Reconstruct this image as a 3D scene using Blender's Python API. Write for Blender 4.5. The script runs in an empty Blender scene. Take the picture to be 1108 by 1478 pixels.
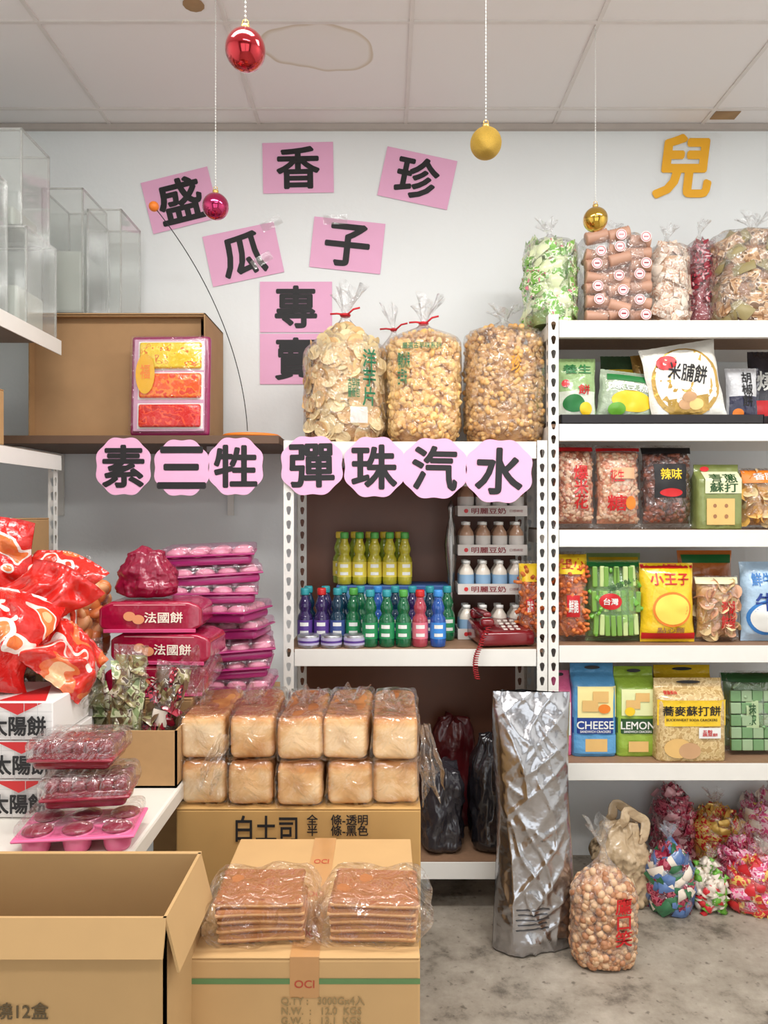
import bpy,bmesh,math,random
import numpy as np
from mathutils import Vector,Matrix,noise,Euler
R=random.Random(7)
SC=bpy.context.scene; COL=SC.collection
F=1067.;CH=1.42
def X(px,d):return (px-554)*d/F
def Z(py,d):return CH+(739-py)*d/F
pi=math.pi
# ---------------------------------------------------------------- materials
def lin(c):
    o=[]
    for k in c[:3]:
        k=k/255.; o.append(k/12.92 if k<=.04045 else ((k+.055)/1.055)**2.4)
    return (o[0],o[1],o[2],1)
MC={}
def mat(name,rgb,rough=.5,metal=0,var=.1,vs=15,bump=0,bs=60,coat=0,trans=0,sss=0):
    if name in MC:return MC[name]
    m=bpy.data.materials.new(name);m.use_nodes=True
    nt=m.node_tree;N=nt.nodes;L=nt.links;b=N['Principled BSDF']
    tc=N.new('ShaderNodeTexCoord');nz=N.new('ShaderNodeTexNoise')
    nz.inputs['Scale'].default_value=vs;nz.inputs['Detail'].default_value=4
    L.new(tc.outputs['Object'],nz.inputs['Vector'])
    mx=N.new('ShaderNodeMix');mx.data_type='RGBA'
    c=lin(rgb)
    mx.inputs[6].default_value=tuple(max(0,k*(1-var)) for k in c[:3])+(1,)
    mx.inputs[7].default_value=tuple(min(1,k*(1+var)) for k in c[:3])+(1,)
    L.new(nz.outputs['Fac'],mx.inputs[0]);L.new(mx.outputs[2],b.inputs['Base Color'])
    b.inputs['Roughness'].default_value=rough;b.inputs['Metallic'].default_value=metal
    b.inputs['Coat Weight'].default_value=coat;b.inputs['Coat Roughness'].default_value=.12
    b.inputs['Transmission Weight'].default_value=trans
    if bump:
        n2=N.new('ShaderNodeTexNoise');n2.inputs['Scale'].default_value=bs;n2.inputs['Detail'].default_value=3
        L.new(tc.outputs['Object'],n2.inputs['Vector'])
        bp=N.new('ShaderNodeBump');bp.inputs['Strength'].default_value=bump;bp.inputs['Distance'].default_value=.02
        L.new(n2.outputs['Fac'],bp.inputs['Height']);L.new(bp.outputs['Normal'],b.inputs['Normal'])
    MC[name]=m;return m
def patchy(name,cols,scale=7,rough=.28,seed=0,bump=.6):
    if name in MC:return MC[name]
    m=mat(name,(128,128,128),rough=rough,bump=bump,bs=20,coat=.7);N=m.node_tree.nodes;L=m.node_tree.links;b=N['Principled BSDF']
    tc=N.new('ShaderNodeTexCoord');mp=N.new('ShaderNodeMapping');mp.inputs['Location'].default_value=(seed,seed*2,0);L.new(tc.outputs['Object'],mp.inputs[0])
    nz=N.new('ShaderNodeTexNoise');nz.inputs['Scale'].default_value=scale;nz.inputs['Detail'].default_value=1.0;nz.inputs['Distortion'].default_value=.4;L.new(mp.outputs[0],nz.inputs['Vector'])
    cr=N.new('ShaderNodeValToRGB');cr.color_ramp.interpolation='CONSTANT';E=cr.color_ramp.elements
    E[0].position=0;E[0].color=lin(cols[0][1]);E[1].position=cols[1][0];E[1].color=lin(cols[1][1])
    for p,c in cols[2:]:
        e=E.new(p);e.color=lin(c)
    L.new(nz.outputs['Fac'],cr.inputs[0]);L.new(cr.outputs[0],b.inputs['Base Color']);return m
def foil(name,rgb,rough=.3,metal=0,bump=.45,bs=22):
    return mat(name,rgb,rough=rough,metal=metal,var=.08,bump=bump,bs=bs,coat=.7)
def film(name,tint=(1,1,1),lo=.04,hi=.5,rough=.12,bs=18,bump=.6,milk=0):
    if name in MC:return MC[name]
    m=bpy.data.materials.new(name);m.use_nodes=True
    nt=m.node_tree;N=nt.nodes;L=nt.links;N.clear()
    out=N.new('ShaderNodeOutputMaterial');tr=N.new('ShaderNodeBsdfTransparent');gl=N.new('ShaderNodeBsdfGlossy')
    tr.inputs[0].default_value=(*tint,1);gl.inputs['Roughness'].default_value=rough
    gl.inputs[0].default_value=(.95,.95,.95,1)
    tc=N.new('ShaderNodeTexCoord');nz=N.new('ShaderNodeTexNoise');nz.inputs['Scale'].default_value=bs
    nz.inputs['Detail'].default_value=3;nz.inputs['Distortion'].default_value=.6
    L.new(tc.outputs['Object'],nz.inputs['Vector'])
    bp=N.new('ShaderNodeBump');bp.inputs['Strength'].default_value=bump;bp.inputs['Distance'].default_value=.03
    L.new(nz.outputs['Fac'],bp.inputs['Height']);L.new(bp.outputs['Normal'],gl.inputs['Normal'])
    lw=N.new('ShaderNodeLayerWeight');lw.inputs['Blend'].default_value=.35
    L.new(bp.outputs['Normal'],lw.inputs['Normal'])
    mr=N.new('ShaderNodeMapRange');mr.inputs['To Min'].default_value=lo;mr.inputs['To Max'].default_value=hi
    L.new(lw.outputs['Facing'],mr.inputs['Value'])
    mx=N.new('ShaderNodeMixShader');L.new(mr.outputs[0],mx.inputs[0]);L.new(tr.outputs[0],mx.inputs[1])
    if milk:
        df=N.new('ShaderNodeBsdfDiffuse');df.inputs[0].default_value=(*[min(1,t) for t in tint],1)
        m2=N.new('ShaderNodeMixShader');m2.inputs[0].default_value=milk
        L.new(tr.outputs[0],m2.inputs[1]);L.new(df.outputs[0],m2.inputs[2]);L.new(m2.outputs[0],mx.inputs[1])
    L.new(gl.outputs[0],mx.inputs[2]);L.new(mx.outputs[0],out.inputs[0])
    MC[name]=m;return m
FILM=film('clear_film')
FILMC=film('crinkled_film',bs=30,bump=.9,lo=.06,hi=.75,milk=.02)
BLK=mat('ink_black',(28,26,28),.6);WHT=mat('print_white',(235,235,230),.4);RED=mat('print_red',(200,30,35),.4)
CRIM=mat('crimson_ribbon',(205,25,40),.5);YEL=mat('print_yellow',(240,200,40),.4);GRN=mat('print_green',(40,120,60),.4)
BLU=mat('print_blue',(50,120,190),.4);ORG=mat('print_orange',(235,130,40),.4);GOLD=foil('gold_foil',(200,160,80),.3,.6)
PINKP=mat('pink_paper',(240,180,214),.75,var=.03);KRAFT=mat('kraft_cardboard',(180,142,96),.8,var=.08,vs=40)
KRAFTIN=mat('kraft_inside',(146,112,76),.85)
TAPE=mat('brown_tape',(180,138,90),.25,coat=.4);WSTEEL=mat('white_painted_steel',(234,231,224),.4,var=.04)
CHIPB=mat('shelf_particle_board',(150,116,90),.6,var=.2,vs=60)
# ---------------------------------------------------------------- mesh builder
class MB:
    def __init__(s):s.v=[];s.f=[];s.m=[];s.s=[];s.n=0;s.mats=[]
    def mi(s,m):
        if m not in s.mats:s.mats.append(m)
        return s.mats.index(m)
    def add(s,vf,m,smooth=True,T=None):
        v,f=vf;v=np.asarray(v,float).reshape(-1,3)
        if T is not None:
            A=np.array(T);v=v@A[:3,:3].T+A[:3,3]
        s.v.append(v);k=s.n;i=s.mi(m)
        for q in f:
            s.f.append(tuple(a+k for a in q));s.m.append(i);s.s.append(smooth)
        s.n+=len(v);return s
    def mesh(s,name):
        me=bpy.data.meshes.new(name)
        V=np.concatenate(s.v) if s.v else np.zeros((0,3))
        me.from_pydata(V.tolist(),[],s.f)
        for m in s.mats:me.materials.append(m)
        me.polygons.foreach_set('material_index',s.m);me.polygons.foreach_set('use_smooth',s.s)
        me.update();return me
def box(w,d,h,cx=0,cy=0,cz=0,r=0,seg=2):
    bm=bmesh.new();bmesh.ops.create_cube(bm,size=1)
    for v in bm.verts:v.co=Vector((v.co.x*w,v.co.y*d,v.co.z*h))
    if r:bmesh.ops.bevel(bm,geom=bm.edges[:],offset=min(r,.49*min(w,d,h)),segments=seg,profile=.5,affect='EDGES')
    bm.verts.ensure_lookup_table();bm.verts.index_update()
    v=[(p.co.x+cx,p.co.y+cy,p.co.z+cz) for p in bm.verts];f=[tuple(a.index for a in q.verts) for q in bm.faces]
    bm.free();return v,f
def lathe(prof,seg=20,cx=0,cy=0,cz=0):
    v=[];f=[];n=len(prof)
    for r,z in prof:
        for k in range(seg):
            a=2*pi*k/seg;v.append((cx+max(r,1e-5)*math.cos(a),cy+max(r,1e-5)*math.sin(a),cz+z))
    for i in range(n-1):
        for k in range(seg):
            k2=(k+1)%seg;f.append((i*seg+k,i*seg+k2,(i+1)*seg+k2,(i+1)*seg+k))
    f.append(tuple(reversed(range(seg))));f.append(tuple((n-1)*seg+k for k in range(seg)))
    return v,f
def tube(pts,r,seg=6,sy=1):
    v=[];f=[];P=[Vector(p) for p in pts]
    for i,p in enumerate(P):
        t=(P[min(i+1,len(P)-1)]-P[max(i-1,0)]).normalized()
        a=t.cross(Vector((0.13,.37,.92)) if sy==1 else Vector((0,1,0)))
        if a.length<.01:a=t.cross(Vector((1,0,0)))
        a.normalize();b=t.cross(a)
        for k in range(seg):
            q=p+(a*math.cos(2*pi*k/seg)+b*math.sin(2*pi*k/seg)*sy)*r;v.append(tuple(q))
    for i in range(len(P)-1):
        for k in range(seg):
            k2=(k+1)%seg;f.append((i*seg+k,i*seg+k2,(i+1)*seg+k2,(i+1)*seg+k))
    f.append(tuple(reversed(range(seg))));f.append(tuple((len(P)-1)*seg+k for k in range(seg)))
    return v,f
def rcube(w,d,h,r,n=6,fn=None):
    idx={};v=[];f=[]
    def key(p):
        k=tuple(p)
        if k not in idx:
            idx[k]=len(v)
            q=[]
            for i,s in enumerate((w,d,h)):
                kk=max(1,n//4)
                if p[i]<=kk:c=-s/2+r*(p[i]/kk)
                elif p[i]>=n-kk:c=s/2-r*((n-p[i])/kk)
                else:c=(-s/2+r)+(s-2*r)*(p[i]-kk)/(n-2*kk)
                q.append(c)
            inner=[max(-s/2+r,min(s/2-r,c)) for c,s in zip(q,(w,d,h))]
            o=Vector([q[i]-inner[i] for i in range(3)])
            if o.length>1e-9:o=o.normalized()*r
            q=Vector(inner)+o
            if fn:q=fn(q)
            v.append(tuple(q))
        return idx[k]
    for ax in range(3):
        for side in (0,n):
            for i in range(n):
                for j in range(n):
                    c=[]
                    for a,b in ((i,j),(i+1,j),(i+1,j+1),(i,j+1)):
                        p=[0,0,0];p[ax]=side;p[(ax+1)%3]=a;p[(ax+2)%3]=b;c.append(key(p))
                    if side==0:c.reverse()
                    f.append(tuple(c))
    return v,f
def slab(p0,p1,dv,t,nrm):
    p0,p1,dv,nrm=map(Vector,(p0,p1,dv,nrm));nrm=nrm.normalized()*t
    a=[p0,p1,p1+dv,p0+dv];v=[tuple(p) for p in a]+[tuple(p+nrm) for p in a]
    return v,[(0,1,2,3),(7,6,5,4),(0,4,5,1),(1,5,6,2),(2,6,7,3),(3,7,4,0)]
def sphere(r,seg=16,rings=10,cz=0,sx=1,sy=1,sz=1):
    v,f=lathe([(r*math.sin(pi*i/rings),-r*math.cos(pi*i/rings)) for i in range(rings+1)],seg)
    return [(a*sx,b*sy,c*sz+cz) for a,b,c in v],f
GC={}
def glyph(s):
    k=s
    if k in GC:return GC[k]
    cu=bpy.data.curves.new('t','FONT');cu.body=s;cu.size=1;cu.resolution_u=3;cu.space_line=.95
    ob=bpy.data.objects.new('t',cu);COL.objects.link(ob)
    dg=bpy.context.evaluated_depsgraph_get();me=bpy.data.meshes.new_from_object(ob.evaluated_get(dg))
    v=np.array([tuple(p.co) for p in me.vertices]).reshape(-1,3);f=[tuple(p.vertices) for p in me.polygons]
    bpy.data.objects.remove(ob);bpy.data.meshes.remove(me);bpy.data.curves.remove(cu)
    if len(v):
        mn=v.min(0);mx=v.max(0);v=(v-(mn+mx)/2);sz=(mx-mn)
    else:sz=np.array([1,1,0])
    GC[k]=(v,f,sz);return GC[k]
def add_text(mb,s,cx,cz,w,h,mp,m,off=.003,rot=0,bold=.02,shear=0):
    v,f,sz=glyph(s)
    if not len(v):return
    if w is None:w=h*sz[0]/sz[1]
    if h is None:h=w*sz[1]/sz[0]
    c,sn=math.cos(rot),math.sin(rot)
    if bold<=0:dirs=[(0,0)]
    elif bold<.025:dirs=[(math.cos(a)*bold,math.sin(a)*bold) for a in (pi/4,3*pi/4,5*pi/4,7*pi/4)]
    else:dirs=[(0,0)]+[(math.cos(k*pi/5)*bold,math.sin(k*pi/5)*bold) for k in range(10)]
    for i,(dx,dy) in enumerate(dirs):
        o=[]
        for p in v:
            a=(p[0]+dx)/sz[0]*w;b=(p[1]+dy)/sz[1]*h;a+=shear*b
            o.append(mp(cx+a*c-b*sn,cz+a*sn+b*c,off+i*.00002))
        mb.add((o,f),m,False)
def decals(mb,w,h,mp,lst):
    off=.0016
    for d in lst:
        off+=.0006
        if d[0]=='e':
            _,cx,cz,rx,rz,m=d;v=[mp(cx*w,cz*h,off)];f=[];S=28;K=4
            for k in range(1,K+1):
                for i in range(S):
                    a=2*pi*i/S;v.append(mp(cx*w+rx*w*k/K*math.cos(a),cz*h+rz*h*k/K*math.sin(a),off))
            for i in range(S):
                f.append((0,1+i,1+(i+1)%S))
                for k in range(K-1):
                    a=1+k*S;f.append((a+i,a+S+i,a+S+(i+1)%S,a+(i+1)%S))
            mb.add((v,f),m)
        elif d[0]=='r':
            _,cx,cz,rw,rh,m=d;n=8;v=[];f=[]
            for j in range(n+1):
                for i in range(n+1):v.append(mp((cx+rw*(i/n-.5))*w,(cz+rh*(j/n-.5))*h,off))
            for j in range(n):
                for i in range(n):a=j*(n+1)+i;f.append((a,a+1,a+n+2,a+n+1))
            mb.add((v,f),m)
        else:
            _,s,cx,cz,tw,th,m=d[:7];rot=d[7] if len(d)>7 else 0
            add_text(mb,s,cx*w,cz*h,tw*w,th*h,mp,m,off+.001,rot)
# ---------------------------------------------------------------- object helpers
def thing(name,label,cat,loc=(0,0,0),rot=(0,0,0),mb=None,group=None,kind=None):
    ob=bpy.data.objects.new(name,mb.mesh(name) if mb else None)
    COL.objects.link(ob);ob.location=loc;ob.rotation_euler=rot
    if kind=='structure':ob['kind']=kind
    if label:ob['label']=label
    if cat:ob['category']=cat
    if group:ob['group']=group
    if kind and kind!='structure':ob['kind']=kind
    return ob
def part(name,mb,parent,label=None,kind=None,loc=(0,0,0),rot=(0,0,0)):
    ob=bpy.data.objects.new(name,mb.mesh(name));COL.objects.link(ob);ob.parent=parent
    ob.location=loc;ob.rotation_euler=rot
    if label:ob['label']=label
    if kind:ob['kind']=kind
    return ob
def dup(root,loc,rot=None,label=None):
    n=root.copy();COL.objects.link(n);n.location=loc
    if rot is not None:n.rotation_euler=rot
    if label:n['label']=label
    for c in list(root.children):
        k=c.copy();k.parent=n;COL.objects.link(k)
    return n
def rndM(p,s=1,out=None):
    if out is None:e=Euler((R.uniform(0,6.3),R.uniform(0,6.3),R.uniform(0,6.3)))
    else:e=Euler((R.uniform(-.45,.45),R.uniform(-.7,.7),out+pi/2+R.uniform(-.4,.4)))
    return Matrix.Translation(p)@e.to_matrix().to_4x4()@Matrix.Scale(s,4)
def p_chip(r=.027,cv=.25):
    v=[(0,0,.004)];f=[];S=14
    for k in (1,2,3):
        for i in range(S):
            a=2*pi*i/S;x=r*k/3*math.cos(a);y=r*k/3*math.sin(a)*.92
            v.append((x,y,cv*x*x/r+.002*math.cos(x*520)-cv*.5*y*y/r))
    for i in range(S):
        f.append((0,1+i,1+(i+1)%S))
        for k in range(2):a=1+k*S;f.append((a+i,a+S+i,a+S+(i+1)%S,a+(i+1)%S))
    return v,f
def p_chipo(r=.030):
    v,f=p_chip(r,.03);return [(a,c,b) for a,b,c in v],f
def p_ball(r,sx=1,sy=1,sz=1,seg=8,rg=5):return sphere(r,seg,rg,0,sx,sy,sz)
def p_peanut(l=.034,r=.009):
    pr=[(0,-l/2),(r*.8,-l*.42),(r,-l*.25),(r*.72,0),(r,l*.22),(r*.85,l*.4),(0,l/2)]
    return lathe(pr,7)
def p_candy(l=.03,r=.009):
    pr=[(r*1.1,-l*.95),(r*.25,-l*.5),(r,-l*.38),(r*1.15,0),(r,l*.38),(r*.25,l*.5),(r*1.1,l*.95)]
    v,f=lathe(pr,8);return [(a,b*.6,c) for a,b,c in v],f
def p_pack(w,d,h):return box(w,d,h,r=.003,seg=1)
def p_sachet(w=.04,h=.03,t=.014):
    v=[];f=[];n=5
    for s in (-1,1):
        b=len(v)
        for j in range(n):
            for i in range(n):
                u=i/(n-1)*2-1;q=j/(n-1)*2-1
                v.append((u*w/2,s*t/2*(1-u*u)**.5*(1-abs(q)**3)**.5+s*.0003,q*h/2))
        for j in range(n-1):
            for i in range(n-1):
                a=b+j*n+i;c=(a,a+1,a+n+1,a+n);f.append(c if s<0 else c[::-1])
    return v,f
# ------- sack
def sack(name,label,cat,loc,w,d,h,neck,piece,n,mats,core,rotz=0,tie=CRIM,top=.72,filmm=None,stext=None,group=None,inner=.92,sn=2.6,seed=1,lean=0,fill=.86,tilt=0,outw=False):
    root=thing(name,label,cat,loc,(lean,tilt,rotz),group=group)
    filmm=filmm or FILMC
    def g(t):
        if t<.12:a=.72+.28*math.sqrt(max(0,t/.12))
        else:a=1
        if t>top:
            u=(t-top)/(1-top);u=u*u*(3-2*u);a*=1-(.92*u)
        return a
    def sec(a):return 1/((abs(math.cos(a))**sn+abs(math.sin(a))**sn)**(1/sn))
    def P(a,t,k=1,wr=0):
        r=g(t)*sec(a)*k
        if wr:r*=1+wr*noise.noise(Vector((math.cos(a)*3,math.sin(a)*3,t*5+seed)))
        return Vector((w/2*r*math.cos(a),d/2*r*math.sin(a),h*t))
    S=44;rings=[i/26 for i in range(27)];v=[];f=[]
    for t in rings:
        for k in range(S):
            a=2*pi*k/S;p=P(a,t,1.0,.06)
            if t>top:
                q=1+.16*math.cos(a*11+seed)*min(1,(t-top)/(1-top)*1.3);p.x*=q;p.y*=q
            v.append(tuple(p))
    for j in range(1,7):
        u=j/6
        for k in range(S):
            a=2*pi*k/S;rr=(.07+.3*u**1.3)*(1+.35*math.cos(a*7+seed*2)*u)
            v.append((w/2*rr*math.cos(a)+.02*u*math.sin(seed),d/2*rr*math.sin(a)*.8,h+neck*u*(1+.25*math.sin(a*3+seed))))
    nr=len(rings)+6
    for i in range(nr-1):
        for k in range(S):k2=(k+1)%S;f.append((i*S+k,i*S+k2,(i+1)*S+k2,(i+1)*S+k))
    mb=MB();mb.add((v,f),filmm)
    if stext:
        def mp(x,z,off):
            u=max(-.97,min(.97,x/(w/2)));y=-(1-abs(u)**sn)**(1/sn)*d/2*1.02
            return (x,y-off-.004,z)
        decals(mb,w,h,mp,stext)
    part('plastic_film',mb,root)
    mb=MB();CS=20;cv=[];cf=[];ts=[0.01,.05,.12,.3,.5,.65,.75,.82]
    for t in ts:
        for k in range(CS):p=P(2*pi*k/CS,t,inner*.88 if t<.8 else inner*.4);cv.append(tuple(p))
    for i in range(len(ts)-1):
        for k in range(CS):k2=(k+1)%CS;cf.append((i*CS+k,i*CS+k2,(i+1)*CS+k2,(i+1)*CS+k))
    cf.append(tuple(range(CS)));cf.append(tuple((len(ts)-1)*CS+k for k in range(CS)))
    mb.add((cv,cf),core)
    for i in range(n):
        t=R.uniform(.03,fill);a=R.uniform(0,2*pi);kk=inner*R.uniform(.88,1)
        if t>fill-.1:kk*=R.uniform(.2,1)
        mb.add(piece(),R.choice(mats),True,rndM(P(a,t,kk),R.uniform(.85,1.15),a if outw else None))
    part('snack_contents',mb,root,kind='stuff')
    if tie:
        mb=MB();mb.add(lathe([(w*.045+.004,-.005),(w*.045+.007,0),(w*.045+.004,.005)],14,cz=h),tie)
        for s in (-1,1):
            pts=[(s*.01,-w*.05,h),(s*.03,-w*.06,h+.008*s+.01),(s*.055,-w*.06,h+.012+.012*s)]
            mb.add(tube(pts,.0035,6),tie)
        part('ribbon_tie',mb,root)
    return root
# ------- pillow
def pillow_geo(w,h,t,seed,seam=.06,wr=.006,p=2.6,pinch=.04):
    def mp(x,z,off=0,side=-1):
        u=max(-1,min(1,2*x/w));v=max(-1,min(1,2*z/h-1));vv=min(1,abs(v)/(1-seam))
        D=t/2*(1-abs(u)**p)**.6*(1-vv**3)**.65+.001
        D+=wr*noise.noise(Vector((x*22+seed,z*22,seed*3.1)))*(1-vv**4)*(1-abs(u)**4)*1.6
        cr=.0022*math.cos(x*310+seed)*(vv**6)
        e=1-pinch*math.cos(v*pi/2)+.012*math.sin(v*9+seed)
        return (x*e,side*(D+off)+cr,z)
    return mp
def pillow_mesh(mb,w,h,t,m,seed=1,nu=22,nv=28,mp=None,**k):
    mp=mp or pillow_geo(w,h,t,seed,**k)
    for side in (-1,1):
        v=[];f=[]
        for j in range(nv+1):
            for i in range(nu+1):v.append(mp((i/nu-.5)*w,j/nv*h,0,side))
        for j in range(nv):
            for i in range(nu):
                a=j*(nu+1)+i;q=(a,a+1,a+nu+2,a+nu+1)
                f.append(q if side==-1 else q[::-1])
        mb.add((v,f),m)
    return mp
def fit(x0,x1,top,zb,d):
    return X((x0+x1)/2,d),(x1-x0)*d/F,Z(top,d)-zb
SD=[0]
def ppack(name,label,x0,x1,top,zb,d,t,m,dec,rot=0,tilt=0,lean=-.05,cat='snack bag',group=None,nu=22,nv=28,**k):
    SD[0]+=1;xc,w,h=fit(x0,x1,top,zb,d);mb=MB()
    mp=pillow_mesh(mb,w,h,t,m,SD[0],nu,nv,**k);decals(mb,w,h,mp,dec)
    return thing(name,label,cat,(xc,d+t/2,zb+.002),(lean,tilt,rot),mb,group)
def cpack(name,label,x0,x1,top,zb,d,t,piece,n,mats,core,dec,rot=0,tilt=0,cat='snack bag',lean=-.04,fm=None,group=None):
    SD[0]+=1;xc,w,h=fit(x0,x1,top,zb,d);root=thing(name,label,cat,(xc,d+t/2,zb+.002),(lean,tilt,rot),group=group)
    mb=MB();mp=pillow_mesh(mb,w,h,t,fm or FILMC,SD[0]);decals(mb,w,h,mp,dec);part('plastic_film',mb,root)
    mb=MB();w2,h2,t2=w*.88,h*.86,t*.76
    mp2=pillow_geo(w2,h2,t2,SD[0],seam=.01,wr=0)
    pillow_mesh(mb,w2,h2,t2,core,SD[0],mp=lambda x,z,o,s:(lambda q:(q[0],q[1],q[2]+h*.06))(mp2(x,z,o,s)))
    for i in range(n):
        x=R.uniform(-.46,.46)*w2;z=R.uniform(.05,.95)*h2;q=mp2(x,z,0,-1 if R.random()<.75 else 1)
        mb.add(piece(),R.choice(mats),True,rndM((q[0],q[1]*.95,q[2]+h*.06),R.uniform(.85,1.1)))
    part('snack_contents',mb,root,kind='stuff');return root
def gpack(name,label,x0,x1,top,zb,d,t,m,dec,rot=0,cat='cracker bag',hole=True,group=None):
    xc,w,h=fit(x0,x1,top,zb,d);mb=MB();n=7
    def dd(z):
        u=z/h
        if u<.03:return t/2*.93
        if u<.76:return t/2
        if u<.9:return t/2*(1-(u-.76)/.14)+.002
        return .002
    zs=[0,.02,.05,.2,.4,.6,.74,.78,.83,.88,.905,1];S=40;v=[];f=[]
    for u in zs:
        for k in range(S):
            a=2*pi*k/S;c,s=math.cos(a),math.sin(a);r=1/((abs(c)**n+abs(s)**n)**(1/n))
            D=dd(u*h);v.append((w/2*r*c,D*r*s+.0015*math.sin(k*5+u*30),u*h))
    for i in range(len(zs)-1):
        for k in range(S):k2=(k+1)%S;f.append((i*S+k,i*S+k2,(i+1)*S+k2,(i+1)*S+k))
    f.append(tuple(reversed(range(S))));f.append(tuple((len(zs)-1)*S+k for k in range(S)))
    mb.add((v,f),m)
    def mp(x,z,off=0):
        return (x,-(dd(z))*(1-abs(max(-.99,min(.99,2*x/w)))**n)**(1/n)-off-.001,z)
    if hole:dec=list(dec)+[('e',0,.955,.18,.02,BLK)]
    decals(mb,w,h,mp,dec)
    return thing(name,label,cat,(xc,d+t/2,zb+.001),(0,0,rot),mb,group)
def carton(name,label,x0,x1,y0,y1,z0,z1,dec=(),m=KRAFT,rotz=0,tape=True,group=None,tape_m=TAPE,tape_text=None,tx=0):
    w,d,h=x1-x0,y1-y0,z1-z0
    root=thing(name,label,'cardboard box',((x0+x1)/2,(y0+y1)/2,z0),(0,0,rotz),group=group)
    mb=MB();mb.add(box(w,d,h-.004,0,0,(h-.004)/2,.004),m,False)
    for s in (-1,1):mb.add(box(w,d/2-.0015,.0045,0,s*(d/4+.0005),h-.0022,.0015,1),m,False)
    decals(mb,w,h,lambda x,z,off=0:(x,-d/2-off+.001,z),dec)
    part('box_body',mb,root)
    if tape:
        mb=MB();mb.add(box(.05,d+.003,.0012,tx,0,h+.0008),tape_m,False)
        for s in (-1,1):mb.add(box(.05,.0012,.07,tx,s*(d/2+.001),h-.034),tape_m,False)
        if tape_text:
            TM=mat('faded_tape_red',(176,72,48),.5)
            add_text(mb,tape_text,tx,h-.045,.034,.013,lambda x,z,off=0:(x,-d/2-.0018-off,z),TM,.0004)
            for k in range(3):add_text(mb,tape_text,tx,-d*.35+k*d*.3,.032,.02,lambda x,z,off=0:(x,z,h+.0015+off),TM,.0004)
        part('packing_tape',mb,root)
    return root
def ocarton(name,label,x0,x1,y0,y1,z0,z1,flaps,m=KRAFT,mi=KRAFTIN,dec=(),rotz=0,t=.005):
    w,d,h=x1-x0,y1-y0,z1-z0
    root=thing(name,label,'cardboard box',((x0+x1)/2,(y0+y1)/2,z0),(0,0,rotz))
    mb=MB();mb.add(box(w,d,t,0,0,t/2),mi,False)
    mb.add(box(w,t,h,0,-d/2+t/2,h/2),m,False);mb.add(box(w,t,h,0,d/2-t/2,h/2),m,False)
    mb.add(box(t,d,h,-w/2+t/2,0,h/2),m,False);mb.add(box(t,d,h,w/2-t/2,0,h/2),m,False)
    decals(mb,w,h,lambda x,z,off=0:(x,-d/2-off+.001,z),dec)
    part('box_body',mb,root)
    for side,ang,ln in flaps:
        a=math.radians(ang);up=math.cos(a)*ln;out=math.sin(a)*ln;mb=MB()
        if side=='f':s=slab((-w/2,-d/2,h),(w/2,-d/2,h),(0,-out,up),t*.8,(0,-up,-out))
        if side=='b':s=slab((-w/2,d/2,h),(w/2,d/2,h),(0,out,up),t*.8,(0,-up,out))
        if side=='l':s=slab((-w/2,-d/2,h),(-w/2,d/2,h),(-out,0,up),t*.8,(-up,0,-out))
        if side=='r':s=slab((w/2,-d/2,h),(w/2,d/2,h),(out,0,up),t*.8,(up,0,-out))
        mb.add(s,m,False);part('flap',mb,root)
    return root
# ================================================================= ROOM
WALLM=mat('painted_wall',(240,243,243),.7,var=.03,vs=2.5,bump=.05,bs=40)
def plane_box(name,x0,x1,y0,y1,z0,z1,m):
    mb=MB();mb.add(box(x1-x0,y1-y0,z1-z0,(x0+x1)/2,(y0+y1)/2,(z0+z1)/2),m,False)
    return thing(name,None,None,mb=mb,kind='structure')
plane_box('wall_back',-1.8,2.4,3.06,3.16,0,3.1,WALLM)
plane_box('wall_left',-1.8,-1.7,-1.5,3.06,0,3.1,WALLM)
plane_box('wall_right',2.3,2.4,-1.5,3.06,0,3.1,WALLM)
mb=MB();WF=mat('added_front_wall_dark',(120,112,106),.7)  # unseen dark wall added behind camera to give reflections contrast and limit daylight
mb.add(box(.75,.1,3.1,-1.425,-1.55,1.55),WF,False);mb.add(box(.8,.1,3.1,2.0,-1.55,1.55),WF,False);mb.add(box(2.65,.1,.75,.275,-1.55,2.725),WF,False)
mb.add(box(.12,.1,2.35,.3,-1.55,1.175),WF,False)
thing('wall_front_added',None,None,mb=mb,kind='structure')
fm=bpy.data.materials.new('worn_concrete');fm.use_nodes=True;N=fm.node_tree.nodes;L=fm.node_tree.links;b=N['Principled BSDF']
tc=N.new('ShaderNodeTexCoord');n1=N.new('ShaderNodeTexNoise');n1.inputs['Scale'].default_value=4.5;n1.inputs['Detail'].default_value=9;n1.inputs['Roughness'].default_value=.7
L.new(tc.outputs['Object'],n1.inputs['Vector']);cr=N.new('ShaderNodeValToRGB');L.new(n1.outputs['Fac'],cr.inputs[0])
cr.color_ramp.elements[0].position=.36;cr.color_ramp.elements[0].color=lin((100,92,82));cr.color_ramp.elements[1].position=.64;cr.color_ramp.elements[1].color=lin((180,170,156))
e=cr.color_ramp.elements.new(.46);e.color=lin((152,142,128))
n4=N.new('ShaderNodeTexNoise');n4.inputs['Scale'].default_value=38;n4.inputs['Detail'].default_value=3;L.new(tc.outputs['Object'],n4.inputs['Vector'])
c4=N.new('ShaderNodeValToRGB');c4.color_ramp.elements[0].position=.28;c4.color_ramp.elements[0].color=(.25,.23,.21,1);c4.color_ramp.elements[1].position=.38;c4.color_ramp.elements[1].color=(1,1,1,1);L.new(n4.outputs['Fac'],c4.inputs[0])
ml=N.new('ShaderNodeMix');ml.data_type='RGBA';ml.blend_type='MULTIPLY';ml.inputs[0].default_value=.7;L.new(cr.outputs[0],ml.inputs[6]);L.new(c4.outputs[0],ml.inputs[7])
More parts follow.
